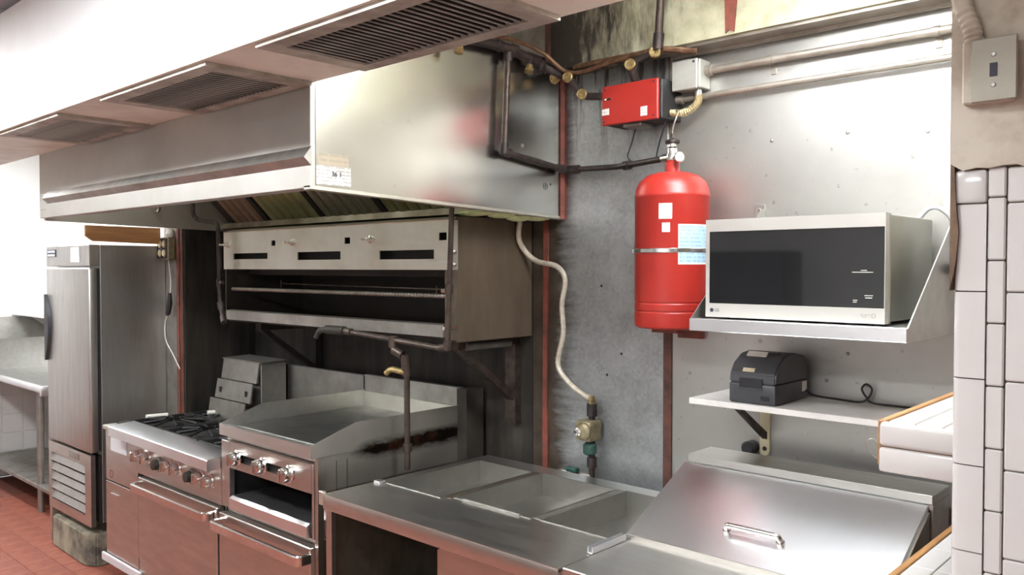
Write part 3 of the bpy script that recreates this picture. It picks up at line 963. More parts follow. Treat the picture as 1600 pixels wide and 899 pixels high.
for i in range(3):
    for j in range(2):
        cx, cy = -4.42 + i * .39, 2.06 + j * .33
        g = part(gr, 'burner_grate', 'iron', lambda bm: (
            [box(bm, cx - .18, cx + .18, cy + s * .15 - .008, cy + s * .15 + .008, .845, .865, bev=.003) for s in (-1, 1)],
            [box(bm, cx + s * .18 - .008, cx + s * .18 + .008, cy - .158, cy + .158, .832, .865, bev=.003) for s in (-1, 1)],
            [sweep(bm, [(cx + .175 * math.cos(a), cy + .148 * math.sin(a), .862), (cx + .05 * math.cos(a), cy + .05 * math.sin(a), .874)], [.008, .006], 6) for a in [R(22.5 + 45 * q) for q in range(8)]]))
        part(gr, 'burner', 'iron', lambda bm: lathe(bm, [(.055, 0), (.055, .012), (.04, .022), (.012, .024)], (cx, cy, .832), (0, 0, 1), 20))

# objects at the back of the burners
fb = thing('flue_box', 'stepped grey metal flue box standing behind the burners', 'flue', (-4.3, 2.42, .835))
for z0, z1, y, xo in ((.84, .955, 2.30, -.02), (.957, 1.062, 2.335, .0), (1.064, 1.175, 2.37, .01)):
    part(fb, 'front_plate', 'steel_dull', lambda bm: prism(bm, [(y, z0), (y + .018, z1), (y + .024, z1), (y + .012, z0)], 0, -4.49 + xo, -4.105 + xo))
part(fb, 'case', 'steel_dull', B(-4.485, -4.085, 2.395, 2.55, .834, 1.172, bev=.002))
part(fb, 'slot', 'black', B(-4.44, -4.425, 2.336, 2.3435, .99, 1.02))
part(fb, 'slot', 'black', B(-4.16, -4.145, 2.336, 2.3435, .99, 1.02))
part(fb, 'case_lid', 'steel_dull', lambda bm: prism(bm, [(2.385, 1.173), (2.555, 1.178), (2.555, 1.184), (2.385, 1.18)], 0, -4.49, -4.08))
for k, (x, y, lab) in enumerate(((-4.63, 2.0, 'short white tube lying on the front left corner of the gas range'), (-4.45, 2.27, 'short white tube lying before the flue box'))):
    zz = .868 if k == 0 else .877
    solo('white_tube', 'paper', lambda bm: (cyl(bm, (x - .0, y, zz), (x + .03, y + .11, zz), .0115, 12)), lab, 'tube', (x, y, zz - .0115))

# ================================================================== GRIDDLE RANGE
gd = thing('griddle_range', 'raised steel griddle over an open broiler slot and oven', 'griddle', (-3.05, 2.2, 0))
GX0, GX1 = -3.40, -2.70
def gd_body(bm):
    box(bm, GX0 + .002, GX1, 1.825, 2.58, .13, .645)
    box(bm, GX0 + .002, GX1 - .012, 1.826, 2.58, .832, .962)
    box(bm, GX0 + .002, GX0 + .02, 1.826, 2.58, .645, .832)
    box(bm, GX1 - .02, GX1 - .001, 1.86, 2.58, .645, .832)
    box(bm, GX0 + .02, GX1 - .02, 2.50, 2.58, .645, .832)
    for x in (GX0 + .08, GX1 - .08):
        for y in (1.92, 2.5):
            cyl(bm, (x, y, 0), (x, y, .13), .025, 12)
part(gd, 'body', 'steel_range', gd_body)
part(gd, 'side_panel', 'griddle_side', B(GX1 - .011, GX1, 1.824, 2.575, .832, .968), 'steel side with burnt grease run')
part(gd, 'left_stile', 'steel_range', B(GX0 - .006, -3.338, 1.80, 1.825, .655, .945, bev=.002))
part(gd, 'right_stile', 'steel_range', B(-2.712, GX1 - .001, 1.80, 1.823, .655, .945, bev=.002))
part(gd, 'control_panel', 'steel_range', lambda bm: holed(bm, 1, 1.80, 1.82, -3.337, -2.713, .832, .945, [(-3.29, -2.83, .866, .902)]))
part(gd, 'panel_slot', 'black', B(-3.295, -2.825, 1.8205, 1.8245, .86, .91))
for x in (-3.268, -3.063, -2.865):
    knob(gd, x, 1.80, .884, .033)
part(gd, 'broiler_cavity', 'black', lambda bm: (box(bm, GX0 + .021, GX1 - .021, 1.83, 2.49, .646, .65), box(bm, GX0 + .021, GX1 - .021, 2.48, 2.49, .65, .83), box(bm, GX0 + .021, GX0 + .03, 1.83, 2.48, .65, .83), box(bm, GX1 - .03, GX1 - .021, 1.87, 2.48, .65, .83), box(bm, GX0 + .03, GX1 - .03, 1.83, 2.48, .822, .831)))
part(gd, 'drip_tray', 'steel_clean', lambda bm: prism(bm, [(1.785, .662), (1.785, .705), (1.80, .715), (2.3, .715), (2.3, .665)], 0, -3.315, -2.725), 'bright steel drip tray')
part(gd, 'base_panel', 'steel_range', B(GX0 - .006, GX1, 1.80, 1.824, .135, .213, bev=.002))
gdoor = part(gd, 'oven_door', 'steel_range', B(GX0 - .006, GX1 - .002, 1.785, 1.823, .222, .628, bev=.004))
part(gdoor, 'handle', 'chrome', bar_handle(-3.385, -2.70, .588, 1.786))
part(gd, 'griddle_plate', 'griddle_plate', B(GX0 + .01, GX1 - .01, 1.865, 2.57, .975, 1.003), 'dull griddle plate')
part(gd, 'front_trough', 'steel', lambda bm: prism(bm, [(1.788, .970), (1.788, 1.016), (1.794, 1.018), (1.866, .998), (1.866, .970)], 0, GX0, GX1))
for x0, x1, mm in ((GX0, GX0 + .006, 'steel'), (GX1 - .004, GX1 + .003, 'griddle_side')):
    part(gd, 'side_splash', mm, lambda bm: prism(bm, [(1.79, .969), (1.79, 1.018), (2.0, 1.083), (2.575, 1.083), (2.575, .969)], 0, x0, x1))
part(gd, 'rear_splash', 'melter_panel', B(GX0 + .006, GX1 - .004, 2.56, 2.575, 1.003, 1.075))
part(gd, 'backsplash', 'steel_dull', lambda bm: (box(bm, -3.405, GX1, 2.58, 2.60, .90, 1.152), box(bm, -3.405, GX1 - .002, 2.575, 2.605, 1.152, 1.158)))
part(gd, 'flue_column', 'soot', B(GX1 - .003, GX1 + .06, 2.555, 2.66, .4, 1.158))
part(gd, 'side_post', 'steel_range', B(GX1 + .001, GX1 + .022, 1.806, 1.832, .14, .966))
for y in (1.905, 1.955):
    part(gd, 'seam', 'black', B(GX1, GX1 + .0012, y, y + .002, .82, .945))

# ================================================================== STEAM TABLE COUNTER
st = thing('steam_table', 'stainless counter with three shallow rectangular wells', 'counter', (-1.98, 2.15, 0))
CX0, CX1, CY0, CY1, CZ = -2.535, -1.432, 1.73, 2.585, .88
wells = [(-2.480, -2.185, 1.985, 2.478), (-2.140, -1.790, 2.02, 2.490), (-1.745, -1.40 - .045, 2.03, 2.50)]
part(st, 'counter_top', 'steel', lambda bm: holed(bm, 2, CZ - .012, CZ, CX0, CX1, CY0, CY1, [(a - .003, b + .003, c - .003, d + .003) for a, b, c, d in wells]))
part(st, 'front_edge', 'steel_range', B(CX0, CX1, CY0 - .001, CY0 + .014, CZ - .055, CZ - .0005, bev=.004, seg=2))
for a, b, c, d in wells:
    part(st, 'well', 'well', lambda bm: (box(bm, a - .006, a, c - .006, d + .006, CZ - .095, CZ + .003), box(bm, b, b + .006, c - .006, d + .006, CZ - .095, CZ + .003),
                                          box(bm, a, b, c - .006, c, CZ - .095, CZ + .003), box(bm, a, b, d, d + .006, CZ - .095, CZ + .003), box(bm, a, b, c, d, CZ - .10, CZ - .085)))
part(st, 'divider', 'steel_greasy', B(-2.177, -2.148, 2.0, 2.49, CZ, CZ + .002))
part(st, 'divider', 'steel_dull', B(-1.782, -1.753, 2.03, 2.50, CZ, CZ + .002))
part(st, 'well_lip', 'steel_dull', B(-2.10, -1.83, 2.010, 2.017, CZ, CZ + .008, bev=.001))
part(st, 'side_wall', 'steel_greasy', B(CX0 + .012, CX0 + .022, CY0 + .03, CY1 - .01, .12, CZ - .012))
part(st, 'front_post', 'steel_range', B(CX0 + .002, CX0 + .036, CY0 + .012, CY0 + .03, .0, CZ - .056))
part(st, 'back_panel', 'steel_dull', B(CX0 + .022, CX1, 2.52, 2.53, .12, CZ - .11))
part(st, 'shelf', 'steel_dull', B(CX0 + .022, CX1, CY0 + .04, 2.52, .30, .32))
part(st, 'front_panel', 'steel_range', B(-2.02, CX1, CY0 + .10, CY0 + .115, .10, CZ - .012))
part(st, 'panel_end', 'steel_range', B(-2.03, -2.02, CY0 + .10, 2.50, .10, CZ - .11))
part(st, 'end_clip', 'melter_panel', B(CX0 - .022, CX0 + .004, CY0 - .004, CY0 + .012, CZ - .042, CZ + .008, bev=.002))
part(st, 'seam_clip', 'steel_clean', B(-2.525, -2.49, 1.95, 1.985, CZ, CZ + .010, bev=.002))
for x in (CX0 + .04, CX1 - .04):
    for y in (2.48,):
        part(st, 'leg', 'steel_dull', lambda bm: cyl(bm, (x, y, 0), (x, y, .30), .02, 12))

# ================================================================== PREP TABLE with slanted lid
pt = thing('prep_table', 'refrigerated prep table with slanted stainless lid and handle', 'prep table', (-1.05, 2.15, 0))
PX0, PX1 = -1.428, -.688
part(pt, 'cabinet', 'steel', B(PX0 + .01, PX1 - .005, 1.80, 2.55, .10, .845, bev=.003))
part(pt, 'work_top', 'steel', B(PX0, PX1, 1.742, 2.075, .845, .882, bev=.003))
part(pt, 'bin_rim', 'steel_dull', lambda bm: prism(bm, [(2.075, .846), (2.075, .884), (2.405, 1.035), (2.405, .846)], 0, PX0 + .004, PX1 - .004))
lid = part(pt, 'lid', 'steel_clean', lambda bm: prism(bm, [(2.062, .884), (2.062, .898), (2.392, 1.058), (2.400, 1.045), (2.078, .888)], 0, PX0 - .010, PX1 - .002), 'bright slanted lid')
part(lid, 'lid_lip', 'steel_range', B(PX0 - .010, PX1 - .002, 2.056, 2.064, .880, .8985, bev=.001))
part(lid, 'end_plate', 'steel_dull', lambda bm: prism(bm, [(2.07, .884), (2.392, 1.04), (2.392, .90), (2.07, .882)], 0, PX1 - .0035, PX1 + .003))
def lid_handle(bm):
    o = Vector((0, 2.15, .946))
    nrm = Vector((0, -.4364, .8998))
    up_ = Vector((0, .8998, .4364))
    P = [Vector((-1.152, 0, 0)), Vector((-1.152, 0, 0)) + nrm * .03, Vector((-.992, 0, 0)) + nrm * .03, Vector((-.992, 0, 0))]
    pts = fillet([p + Vector((0, 2.152, .9405)) for p in P], .02, 5)
    sweep(bm, pts, .0085, 12)
    for x in (-1.152, -.992):
        c = Vector((x, 2.152, .9405))
        cyl(bm, c + nrm * .001, c + nrm * .012, .012, 14)
part(lid, 'handle', 'chrome', lid_handle)
part(pt, 'hood_box', 'steel', lambda bm: (box(bm, PX0 - .006, PX1 + .008, 2.402, 2.555, 1.058, 1.084, bev=.002), box(bm, PX0 + .004, PX1 - .001, 2.41, 2.55, .846, 1.058), box(bm, PX1, PX1 + .0075, 2.405, 2.55, .846, 1.058)))
part(pt, 'track', 'steel_clean', lambda bm: (box(bm, -1.446, -1.428, 1.88, 2.045, .8825, .886), box(bm, -1.446, -1.443, 1.88, 2.045, .886, .902), box(bm, -1.431, -1.428, 1.88, 2.045, .886, .902)), 'loose steel channel')
part(pt, 'door', 'steel', B(PX0 + .03, PX1 - .03, 1.775, 1.798, .16, .82, bev=.004))
for x in (PX0 + .06, PX1 - .06):
    for y in (1.86, 2.48):
        part(pt, 'caster', 'rubber', lambda bm: (cyl(bm, (x - .015, y, .05), (x + .015, y, .05), .05, 16), box(bm, x - .02, x + .02, y - .02, y + .02, .07, .10)))

# ================================================================== REFRIGERATOR and its plinth
fr = thing('refrigerator', 'tall single door stainless refrigerator with dark curved handle', 'refrigerator', (-5.215, 2.03, .20))
FX0, FX1 = -5.549, -4.884
part(fr, 'cabinet', 'steel_fridge', B(FX0 + .004, FX1, 1.862, 2.235, .25, 1.826, bev=.002))
part(fr, 'top_panel', 'steel_fridge', B(FX0, FX1 - .002, 1.802, 1.861, 1.706, 1.828, bev=.004))
fd = part(fr, 'door', 'steel_fridge', B(FX0, FX1, 1.798, 1.848, .652, 1.698, bev=.012, seg=3))
part(fr, 'gasket', 'rubber', B(FX0 + .01, FX1 - .006, 1.849, 1.861, .66, 1.69))
def fr_handle(bm):
    n = 14
    rings = []
    for i in range(n + 1):
        t = i / n
        z = 1.135 + t * .40
        w = .018 + .068 * math.sin(math.pi * t)
        rings.append([bm.verts.new(p) for p in ((-5.545, 1.797, z), (-5.545, 1.782, z), (-5.545 + w * .8, 1.780, z), (-5.545 + w, 1.797, z))])
    for a, b in zip(rings, rings[1:]):
        for k in range(4):
            bm.faces.new((a[k], a[(k + 1) % 4], b[(k + 1) % 4], b[k]))
    bm.faces.new(rings[0])
    bm.faces.new(rings[-1][::-1])
part(fd, 'handle', 'rubber', fr_handle)
part(fr, 'name_plate', 'ink', B(-5.525, -5.385, 1.798, 1.802, 1.762, 1.806, bev=.001), 'dark name plate')
for z in (1.772, 1.794):
    part(fr, 'plate_mark', 'pale_plate', lambda bm: [box(bm, -5.515 + i * .021, -5.50 + i * .021, 1.7965, 1.798, z - .007, z + .007) for i in range(6)])
part(fr, 'grille_frame', 'steel_range', lambda bm: holed(bm, 1, 1.80, 1.825, FX0, FX1 - .002, .235, .640, [(FX0 + .04, FX1 - .09, .29, .575)]))
part(fr, 'grille_backing', 'black', B(FX0 + .02, FX1 - .02, 1.85, 1.86, .25, .63))
lv = part(fr, 'louver', 'steel_fridge', lambda bm: prism(bm, [(1.806, .294), (1.801, .298), (1.818, .334), (1.826, .332)], 0, FX0 + .036, FX1 - .086))
copies(fr, lv, [(0, 0, .057 * k) for k in range(1, 5)])
part(fr, 'badge', 'steel_dull', B(-5.21, -5.06, 1.797, 1.80, .588, .625))
part(fr, 'thermometer_sticker', 'print_white', B(-5.15, -5.02, 1.7995, 1.802, 1.73, 1.815))
part(fr, 'leg', 'steel_range', B(FX0 + .002, FX0 + .04, 1.802, 1.835, .02, .24))
part(fr, 'leg', 'soot', B(FX1 - .10, FX1 - .05, 1.88, 1.93, .188, .252))
part(fr, 'leg', 'soot', B(FX0 + .10, FX0 + .15, 2.12, 2.17, .188, .252))
part(fr, 'leg', 'soot', B(FX1 - .10, FX1 - .05, 2.12, 2.17, .188, .252))
def plinth(bm):
    prism(bm, [(-5.50, 1.80), (-4.98, 1.79), (-4.90, 1.83), (-4.89, 2.2), (-5.5, 2.2)], 2, 0.0, .188)
    bmesh.ops.bevel(bm, geom=[e for e in bm.edges], offset=.008, segments=2, affect='EDGES')
solo('concrete_plinth', 'concrete', plinth, 'dirty concrete plinth under the refrigerator', 'plinth', (-5.2, 2.0, 0))

# wooden board over the refrigerator, fixed to the wall end
def board(bm):
    prism(bm, [(1.772, 1.933), (1.772, 1.875), (1.81, 1.846), (2.188, 1.836), (2.188, 1.93)], 0, -4.862, -4.842)
solo('wooden_board', 'wood', board, 'short brown wooden board above the refrigerator', 'board', (-4.85, 2.24, 1.84))

ob = thing('outlet_box', 'old yellowed electrical outlet box beside the wooden board', 'outlet', (-4.81, 2.24, 1.81))
part(ob, 'box', 'valve_body', B(-4.885, -4.752, 2.19, 2.236, 1.745, 1.875, bev=.006))
for z in (1.783, 1.837):
    for x in (-4.852, -4.80):
        part(ob, 'socket', 'cream', lambda bm: lathe(bm, [(.02, 0), (.02, .006), (.012, .008)], (x, 2.19, z), (0, -1, 0), 14))
part(ob, 'cover_frame', 'ink', lambda bm: holed(bm, 1, 2.186, 2.19, -4.882, -4.765, 1.752, 1.868, [(-4.876, -4.832, 1.758, 1.806), (-4.82, -4.776, 1.758, 1.806), (-4.876, -4.832, 1.813, 1.862), (-4.82, -4.776, 1.813, 1.862)]))
part(ob, 'cable_clamp', 'paper', lambda bm: lathe(bm, [(.02, 0), (.025, .02), (.014, .05)], (-4.79, 2.22, 1.876), (0, 0, 1), 12))
pc = thing('hanging_plug', 'black plug dangling on a thin pale cord beside the refrigerator', 'plug', (-4.78, 2.21, 1.1))
part(pc, 'cord', 'paper', lambda bm: sweep(bm, spline([(-4.80, 2.215, 1.75), (-4.775, 2.215, 1.62), (-4.77, 2.21, 1.55)], 6), .003, 6))
part(pc, 'plug', 'rubber', lambda bm: (sweep(bm, [(-4.765, 2.205, 1.55), (-4.768, 2.205, 1.49), (-4.79, 2.205, 1.43), (-4.80, 2.205, 1.42)], [.010, .017, .015, .008], 10)))
part(pc, 'loose_wire', 'paper', lambda bm: sweep(bm, spline([(-4.80, 2.205, 1.425), (-4.832, 2.205, 1.36), (-4.82, 2.205, 1.27), (-4.74, 2.205, 1.20), (-4.645, 2.205, 1.115)], 6), .003, 6))

# ================================================================== SINK TABLE at the far left
sk = thing('sink_table', 'stainless dish table with rolled rim beside the refrigerator', 'table', (-6.8, 2.2, 0))
part(sk, 'table_top', 'steel', B(-7.59, -6.07, 1.96, 2.43, .862, .88, bev=.003))
part(sk, 'rolled_rim', 'steel_clean', lambda bm: (sweep(bm, [(-7.59, 1.95, .875), (-6.085, 1.95, .875)], .026, 14), box(bm, -6.09, -6.055, 1.92, 2.0, .835, .905, bev=.01, seg=2)))
part(sk, 'backsplash', 'steel', lambda bm: (box(bm, -7.59, -7.575, 1.97, 2.43, .88, 1.13), box(bm, -7.575, -6.07, 2.415, 2.43, .88, 1.13)))
part(sk, 'splash_cap', 'steel_dull', lambda bm: prism(bm, [(-7.59, 1.13), (-7.50, 1.13), (-7.545, 1.30), (-7.59, 1.30)], 1, 1.8, 2.41))
for x in (-6.30, -7.5):
    for y in (1.99, 2.38):
        part(sk, 'leg', 'steel_dull', lambda bm: cyl(bm, (x, y, 0), (x, y, .862), .021, 12))
part(sk, 'undershelf', 'steel_dull', B(-7.58, -5.75, 1.96, 2.42, .17, .20, bev=.004))
ws = thing('wall_shelf', 'white topped steel shelf on the wall above the sink table', 'shelf', (-6.7, 2.3, 1.33))
part(ws, 'board', 'steel_clean', B(-7.58, -5.7, 2.2, 2.448, 1.335, 1.345))
part(ws, 'front_lip', 'steel_clean', B(-7.58, -5.7, 2.195, 2.205, 1.315, 1.35, bev=.003))
for x in (-7.3, -6.0):
    part(ws, 'bracket', 'steel_dull', lambda bm: prism(bm, [(2.22, 1.334), (2.448, 1.334), (2.448, 1.16)], 0, x - .01, x + .01))

# ================================================================== FIRE SUPPRESSION GEAR
fc = thing('suppression_cylinder', 'tall red fire suppression cylinder strapped to the wall', 'cylinder', (-1.59, 2.55, 1.487))
CXX, CYY = -1.589, 2.55
r = .1305
part(fc, 'tank', 'red', lambda bm: lathe(bm, [(r * .93, 0), (r * .985, .006), (r, .018), (r, .055), (r * .985, .058), (r * .985, .062), (r, .065), (r, .085), (r * .985, .088), (r * .985, .092), (r, .095), (r, .455), (r * 1.012, .458), (r * 1.012, .466), (r, .469), (r * .97, .492), (r * .88, .516), (r * .70, .535), (r * .45, .546), (.027, .55), (.025, .585), (.027, .588)], (CXX, CYY, 1.487), (0, 0, 1), 48))
part(fc, 'strap', 'chrome', lambda bm: (lathe(bm, [(r + .001, 0), (r + .003, .002), (r + .003, .014), (r + .001, .016)], (CXX, CYY, 1.75), (0, 0, 1), 40), box(bm, CXX - r - .02, CXX - r + .006, CYY - .03, CYY - .006, 1.748, 1.768, bev=.002)), 'steel strap')
va = part(fc, 'valve', 'chrome', lambda bm: (lathe(bm, [(.020, 0), (.022, .006), (.022, .02), (.018, .03), (.018, .045), (.014, .05), (.014, .062)], (CXX, CYY, 2.075), (0, 0, 1), 20), cyl(bm, (CXX, CYY, 2.09), (CXX - .05, CYY + .02, 2.09), .016, 14)))
part(va, 'cap', 'black_pipe', lambda bm: lathe(bm, [(.024, 0), (.026, .003), (.026, .012), (.016, .015), (.008, .018), (.007, .035)], (CXX, CYY, 2.137), (0, 0, 1), 20))
ga = part(va, 'gauge', 'chrome', lambda bm: (cyl(bm, (CXX, CYY, 2.083), (CXX + .035, CYY - .02, 2.083), .006, 10), lathe(bm, [(.019, 0), (.019, .014), (.016, .016)], (CXX + .04, CYY - .018, 2.083), (.55, -.83, 0), 20)))
part(ga, 'gauge_dial', 'paper', lambda bm: lathe(bm, [(.0145, 0), (.0145, .001)], Vector((CXX + .04, CYY - .018, 2.083)) + Vector((.55, -.83, 0)) * .016, (.55, -.83, 0), 20))
part(fc, 'wall_bracket', 'red_strip', lambda bm: (box(bm, CXX - .05, CXX + .05, 2.672, 2.694, 1.44, 1.95), box(bm, CXX - .05, CXX + .05, 2.50, 2.672, 1.470, 1.486)))
def curved_label(name, m, a0, a1, z0, z1, rr=.0012):
    def f(bm):
        n = 10
        A = []
        for i in range(n + 1):
            a = R(a0 + (a1 - a0) * i / n)
            d = Vector((math.cos(a), math.sin(a), 0))
            A.append([bm.verts.new(Vector((CXX, CYY, z)) + d * q) for q, z in ((r + rr, z0), (r + rr, z1), (r - .002, z1), (r - .002, z0))])
        for a, b in zip(A, A[1:]):
            for k in range(4):
                bm.faces.new((a[k], a[(k + 1) % 4], b[(k + 1) % 4], b[k]))
        bm.faces.new(A[0])
        bm.faces.new(A[-1][::-1])
    return part(fc, name, m, f)
curved_label('data_label', 'print_white', -78, -58, 1.865, 1.918)
curved_label('tag_label', 'print_white', -73, -61, 1.820, 1.852)
curved_label('label_border', 'paper', -49, 20, 1.710, 1.847, .0008)
curved_label('instruction_label', 'print_blue', -47.5, 18.5, 1.716, 1.841)

cb = thing('control_box', 'red control box mounted high on the zinc sheet', 'control box', (-1.77, 2.6, 2.23))
part(cb, 'cover', 'red', B(-1.897, -1.650, 2.548, 2.562, 2.234, 2.380, bev=.003))
part(cb, 'case', 'rubber', B(-1.892, -1.640, 2.562, 2.692, 2.236, 2.378, bev=.003), 'dark case')
part(cb, 'indicator_window', 'black', B(-1.887, -1.855, 2.5465, 2.5485, 2.327, 2.334))
part(cb, 'indicator_flag', 'paper', B(-1.883, -1.874, 2.5455, 2.547, 2.328, 2.333))
part(cb, 'sticker', 'print_white', B(-1.896, -1.863, 2.5465, 2.5485, 2.272, 2.296))
part(cb, 'sticker', 'print_white', B(-1.722, -1.694, 2.5465, 2.5485, 2.250, 2.284))
for x, z in ((-1.882, 2.368), (-1.667, 2.368), (-1.885, 2.247), (-1.667, 2.247)):
    part(cb, 'screw', 'ink', lambda bm: lathe(bm, [(.004, 0), (.003, .002)], (x, 2.548, z), (0, -1, 0), 10))
part(cb, 'bottom_bracket', 'steel_dull', B(-1.82, -1.74, 2.575, 2.66, 2.222, 2.236, bev=.003))

jb = thing('junction_box', 'grey metal junction box right of the red control box', 'junction box', (-1.58, 2.65, 2.33))
part(jb, 'box', 'box_grey', B(-1.628, -1.522, 2.62, 2.694, 2.338, 2.440, bev=.003))
part(jb, 'cover', 'box_grey', B(-1.632, -1.530, 2.612, 2.62, 2.335, 2.442, bev=.003))
part(jb, 'screw', 'ink', lambda bm: lathe(bm, [(.005, 0), (.004, .002)], (-1.543, 2.612, 2.43), (0, -1, 0), 10))
part(jb, 'connector', 'chrome', lambda bm: cyl(bm, (-1.55, 2.655, 2.338), (-1.55, 2.655, 2.31), .014, 12))

def conduit(name, label, z0, x0, z1, x1, clips, rad):
    t = thing(name, label, 'conduit', (x0, 2.66, z0))
    part(t, 'tube', 'emt', lambda bm: cyl(bm, (x0, 2.665, z0), (x1, 2.665, z1), rad, 14))
    for x in clips:
        zc = z0 + (z1 - z0) * (x - x0) / (x1 - x0)
        part(t, 'clip', 'emt', lambda bm: (cyl(bm, (x - .009, 2.665, zc), (x + .009, 2.665, zc), rad + .003, 14), box(bm, x - .009, x + .009, 2.688, 2.695, zc - rad - .03, zc)))
    part(t, 'coupling', 'emt', lambda bm: cyl(bm, (x0, 2.665, z0), (x0 + .025, 2.665, z0), rad + .006, 14))
conduit('wall_conduit', 'upper grey conduit running right from the junction box', 2.401, -1.522, 2.395, -.425, (-1.28, -.76), .0135)
conduit('wall_conduit', 'lower grey conduit running right from the red control box', 2.313, -1.64, 2.315, -.425, (), .011)
solo('armoured_cable', 'yellow_flex', lambda bm: (lambda P: sweep(bm, P, [.0125 + .0018 * (i % 2) for i in range(len(P))], 10))(spline([(-1.645, 2.625, 2.262), (-1.60, 2.622, 2.255), (-1.56, 2.632, 2.268), (-1.545, 2.65, 2.295), (-1.55, 2.655, 2.318)], 12)),
     'yellowish ribbed armoured cable curving up to the junction box', 'cable', (-1.6, 2.63, 2.26))
solo('release_wire', 'rubber', lambda bm: sweep(bm, spline([(-1.638, 2.60, 2.25), (-1.66, 2.61, 2.22), (-1.70, 2.63, 2.14), (-1.715, 2.64, 2.10)], 6), .0032, 6), 'thin black wire hanging below the right end of the red box', 'wire', (-1.67, 2.62, 2.1))
solo('release_wire', 'rubber', lambda bm: sweep(bm, spline([(-1.80, 2.63, 2.223), (-1.825, 2.64, 2.17), (-1.845, 2.645, 2.12), (-1.80, 2.65, 2.09), (-1.76, 2.65, 2.09)], 6), .0028, 6), 'thin black wire looping below the middle of the red box', 'wire', (-1.82, 2.64, 2.1))
solo('seal_wire', 'emt', lambda bm: sweep(bm, spline([(-1.612, 2.61, 2.268), (-1.598, 2.60, 2.255), (-1.60, 2.58, 2.215), (-1.592, 2.555, 2.185), (-1.589, 2.55, 2.172)], 6), .0026, 6), 'thin pale wire running from the armoured cable to the cylinder valve', 'wire', (-1.6, 2.58, 2.17))

# discharge pipe across the hood end
dp = thing('discharge_pipe', 'dark pipe dropping down the hood end and across to the cylinder', 'pipe', (-2.15, 2.28, 2.1))
PTS = [(-2.155, 2.306, 2.50), (-2.155, 2.283, 2.135), (-2.155, 2.648, 2.098), (-1.64, 2.575, 2.088)]
part(dp, 'pipe_run', 'black_pipe', lambda bm: sweep(bm, fillet([PTS[0], PTS[1], PTS[2], (-2.10, 2.655, 2.096), (-1.90, 2.655, 2.090), (-1.64, 2.572, 2.090)], .02, 4), .0115, 12))
part(dp, 'bright_drop', 'brown_pipe', lambda bm: cyl(bm, (-2.155, 2.305, 2.485), (-2.155, 2.286, 2.17), .0125, 12))
for p, q in (((-2.155, 2.284, 2.165), (-2.155, 2.283, 2.125)), ((-2.155, 2.275, 2.136), (-2.155, 2.315, 2.132)), ((-2.155, 2.60, 2.103), (-2.155, 2.655, 2.098)), ((-2.16, 2.652, 2.097), (-2.09, 2.655, 2.096)), ((-1.86, 2.645, 2.09), (-1.83, 2.635, 2.09)), ((-2.155, 2.306, 2.515), (-2.155, 2.305, 2.475))):
    part(dp, 'fitting', 'black_pipe', lambda bm: cyl(bm, p, q, .018, 12))

PULLEY = [(.014, 0), (.021, .004), (.021, .018), (.018, .021), (.016, .019), (.008, .0185), (.0075, .014), (.001, .013)]
# greasy pipe and nozzles along the top of the hood end
tp = thing('nozzle_pipe', 'greasy pipe with brass nozzles along the top of the hood end', 'pipe', (-2.15, 2.4, 2.5))
part(tp, 'pipe_run', 'black_pipe', lambda bm: sweep(bm, fillet([(-2.15, 2.02, 2.515), (-2.15, 2.30, 2.525), (-2.14, 2.50, 2.49), (-2.08, 2.55, 2.45), (-2.035, 2.54, 2.43)], .04, 4), .018, 12))
part(tp, 'pipe_run', 'black_pipe', lambda bm: sweep(bm, fillet([(-2.04, 2.535, 2.43), (-1.98, 2.535, 2.355), (-1.895, 2.545, 2.345)], .03, 4), .014, 12))
for p, s in (((-2.15, 2.33, 2.52), .024), ((-2.15, 2.42, 2.503), .027), ((-2.145, 2.48, 2.487), .026), ((-2.15, 2.25, 2.524), .021)):
    part(tp, 'elbow', 'black_pipe', lambda bm: lathe(bm, [(s * .6, 0), (s, .008), (s, .032), (s * .6, .04)], (p[0], p[1] - .02, p[2]), (0, 1, 0), 14))
for (x, y, z), d, s in (((-2.13, 2.03, 2.47), (0, -.3, -1), 1.0), ((-2.13, 2.40, 2.465), (0, -.25, -1), 1.1), ((-2.12, 2.55, 2.45), (-.1, -1, -.5), 1.2)):
    no = part(tp, 'nozzle', 'brass', lambda bm: lathe(bm, [(.010 * s, -.012), (.014 * s, 0), (.016 * s, .008), (.013 * s, .012), (.017 * s, .02), (.008 * s, .024)], (x, y, z), d, 14))
part(tp, 'nozzle_arm', 'black_pipe', lambda bm: sweep(bm, fillet([(-2.15, 2.1, 2.518), (-2.135, 2.04, 2.51), (-2.13, 2.035, 2.48)], .02), .009, 8))
part(tp, 'nozzle_arm', 'black_pipe', lambda bm: sweep(bm, fillet([(-2.145, 2.48, 2.48), (-2.135, 2.42, 2.48), (-2.13, 2.405, 2.475)], .02), .010, 8))
part(tp, 'nozzle_arm', 'black_pipe', lambda bm: sweep(bm, [(-2.08, 2.56, 2.455), (-2.12, 2.56, 2.455)], .012, 8))
part(tp, 'pulley_elbow', 'brass', lambda bm: lathe(bm, PULLEY, (-2.045, 2.535, 2.435), (.25, -.95, .05), 18))
part(tp, 'pulley_elbow', 'brass', lambda bm: lathe(bm, PULLEY, (-1.975, 2.535, 2.36), (.25, -.95, .05), 18))
part(tp, 'copper_tube', 'copper', lambda bm: sweep(bm, spline([(-2.13, 2.08, 2.535), (-2.125, 2.3, 2.55), (-2.11, 2.45, 2.53), (-2.06, 2.52, 2.465), (-1.99, 2.54, 2.45), (-1.90, 2.545, 2.462), (-1.82, 2.545, 2.468), (-1.77, 2.545, 2.468)], 6), .008, 8), 'copper tube')
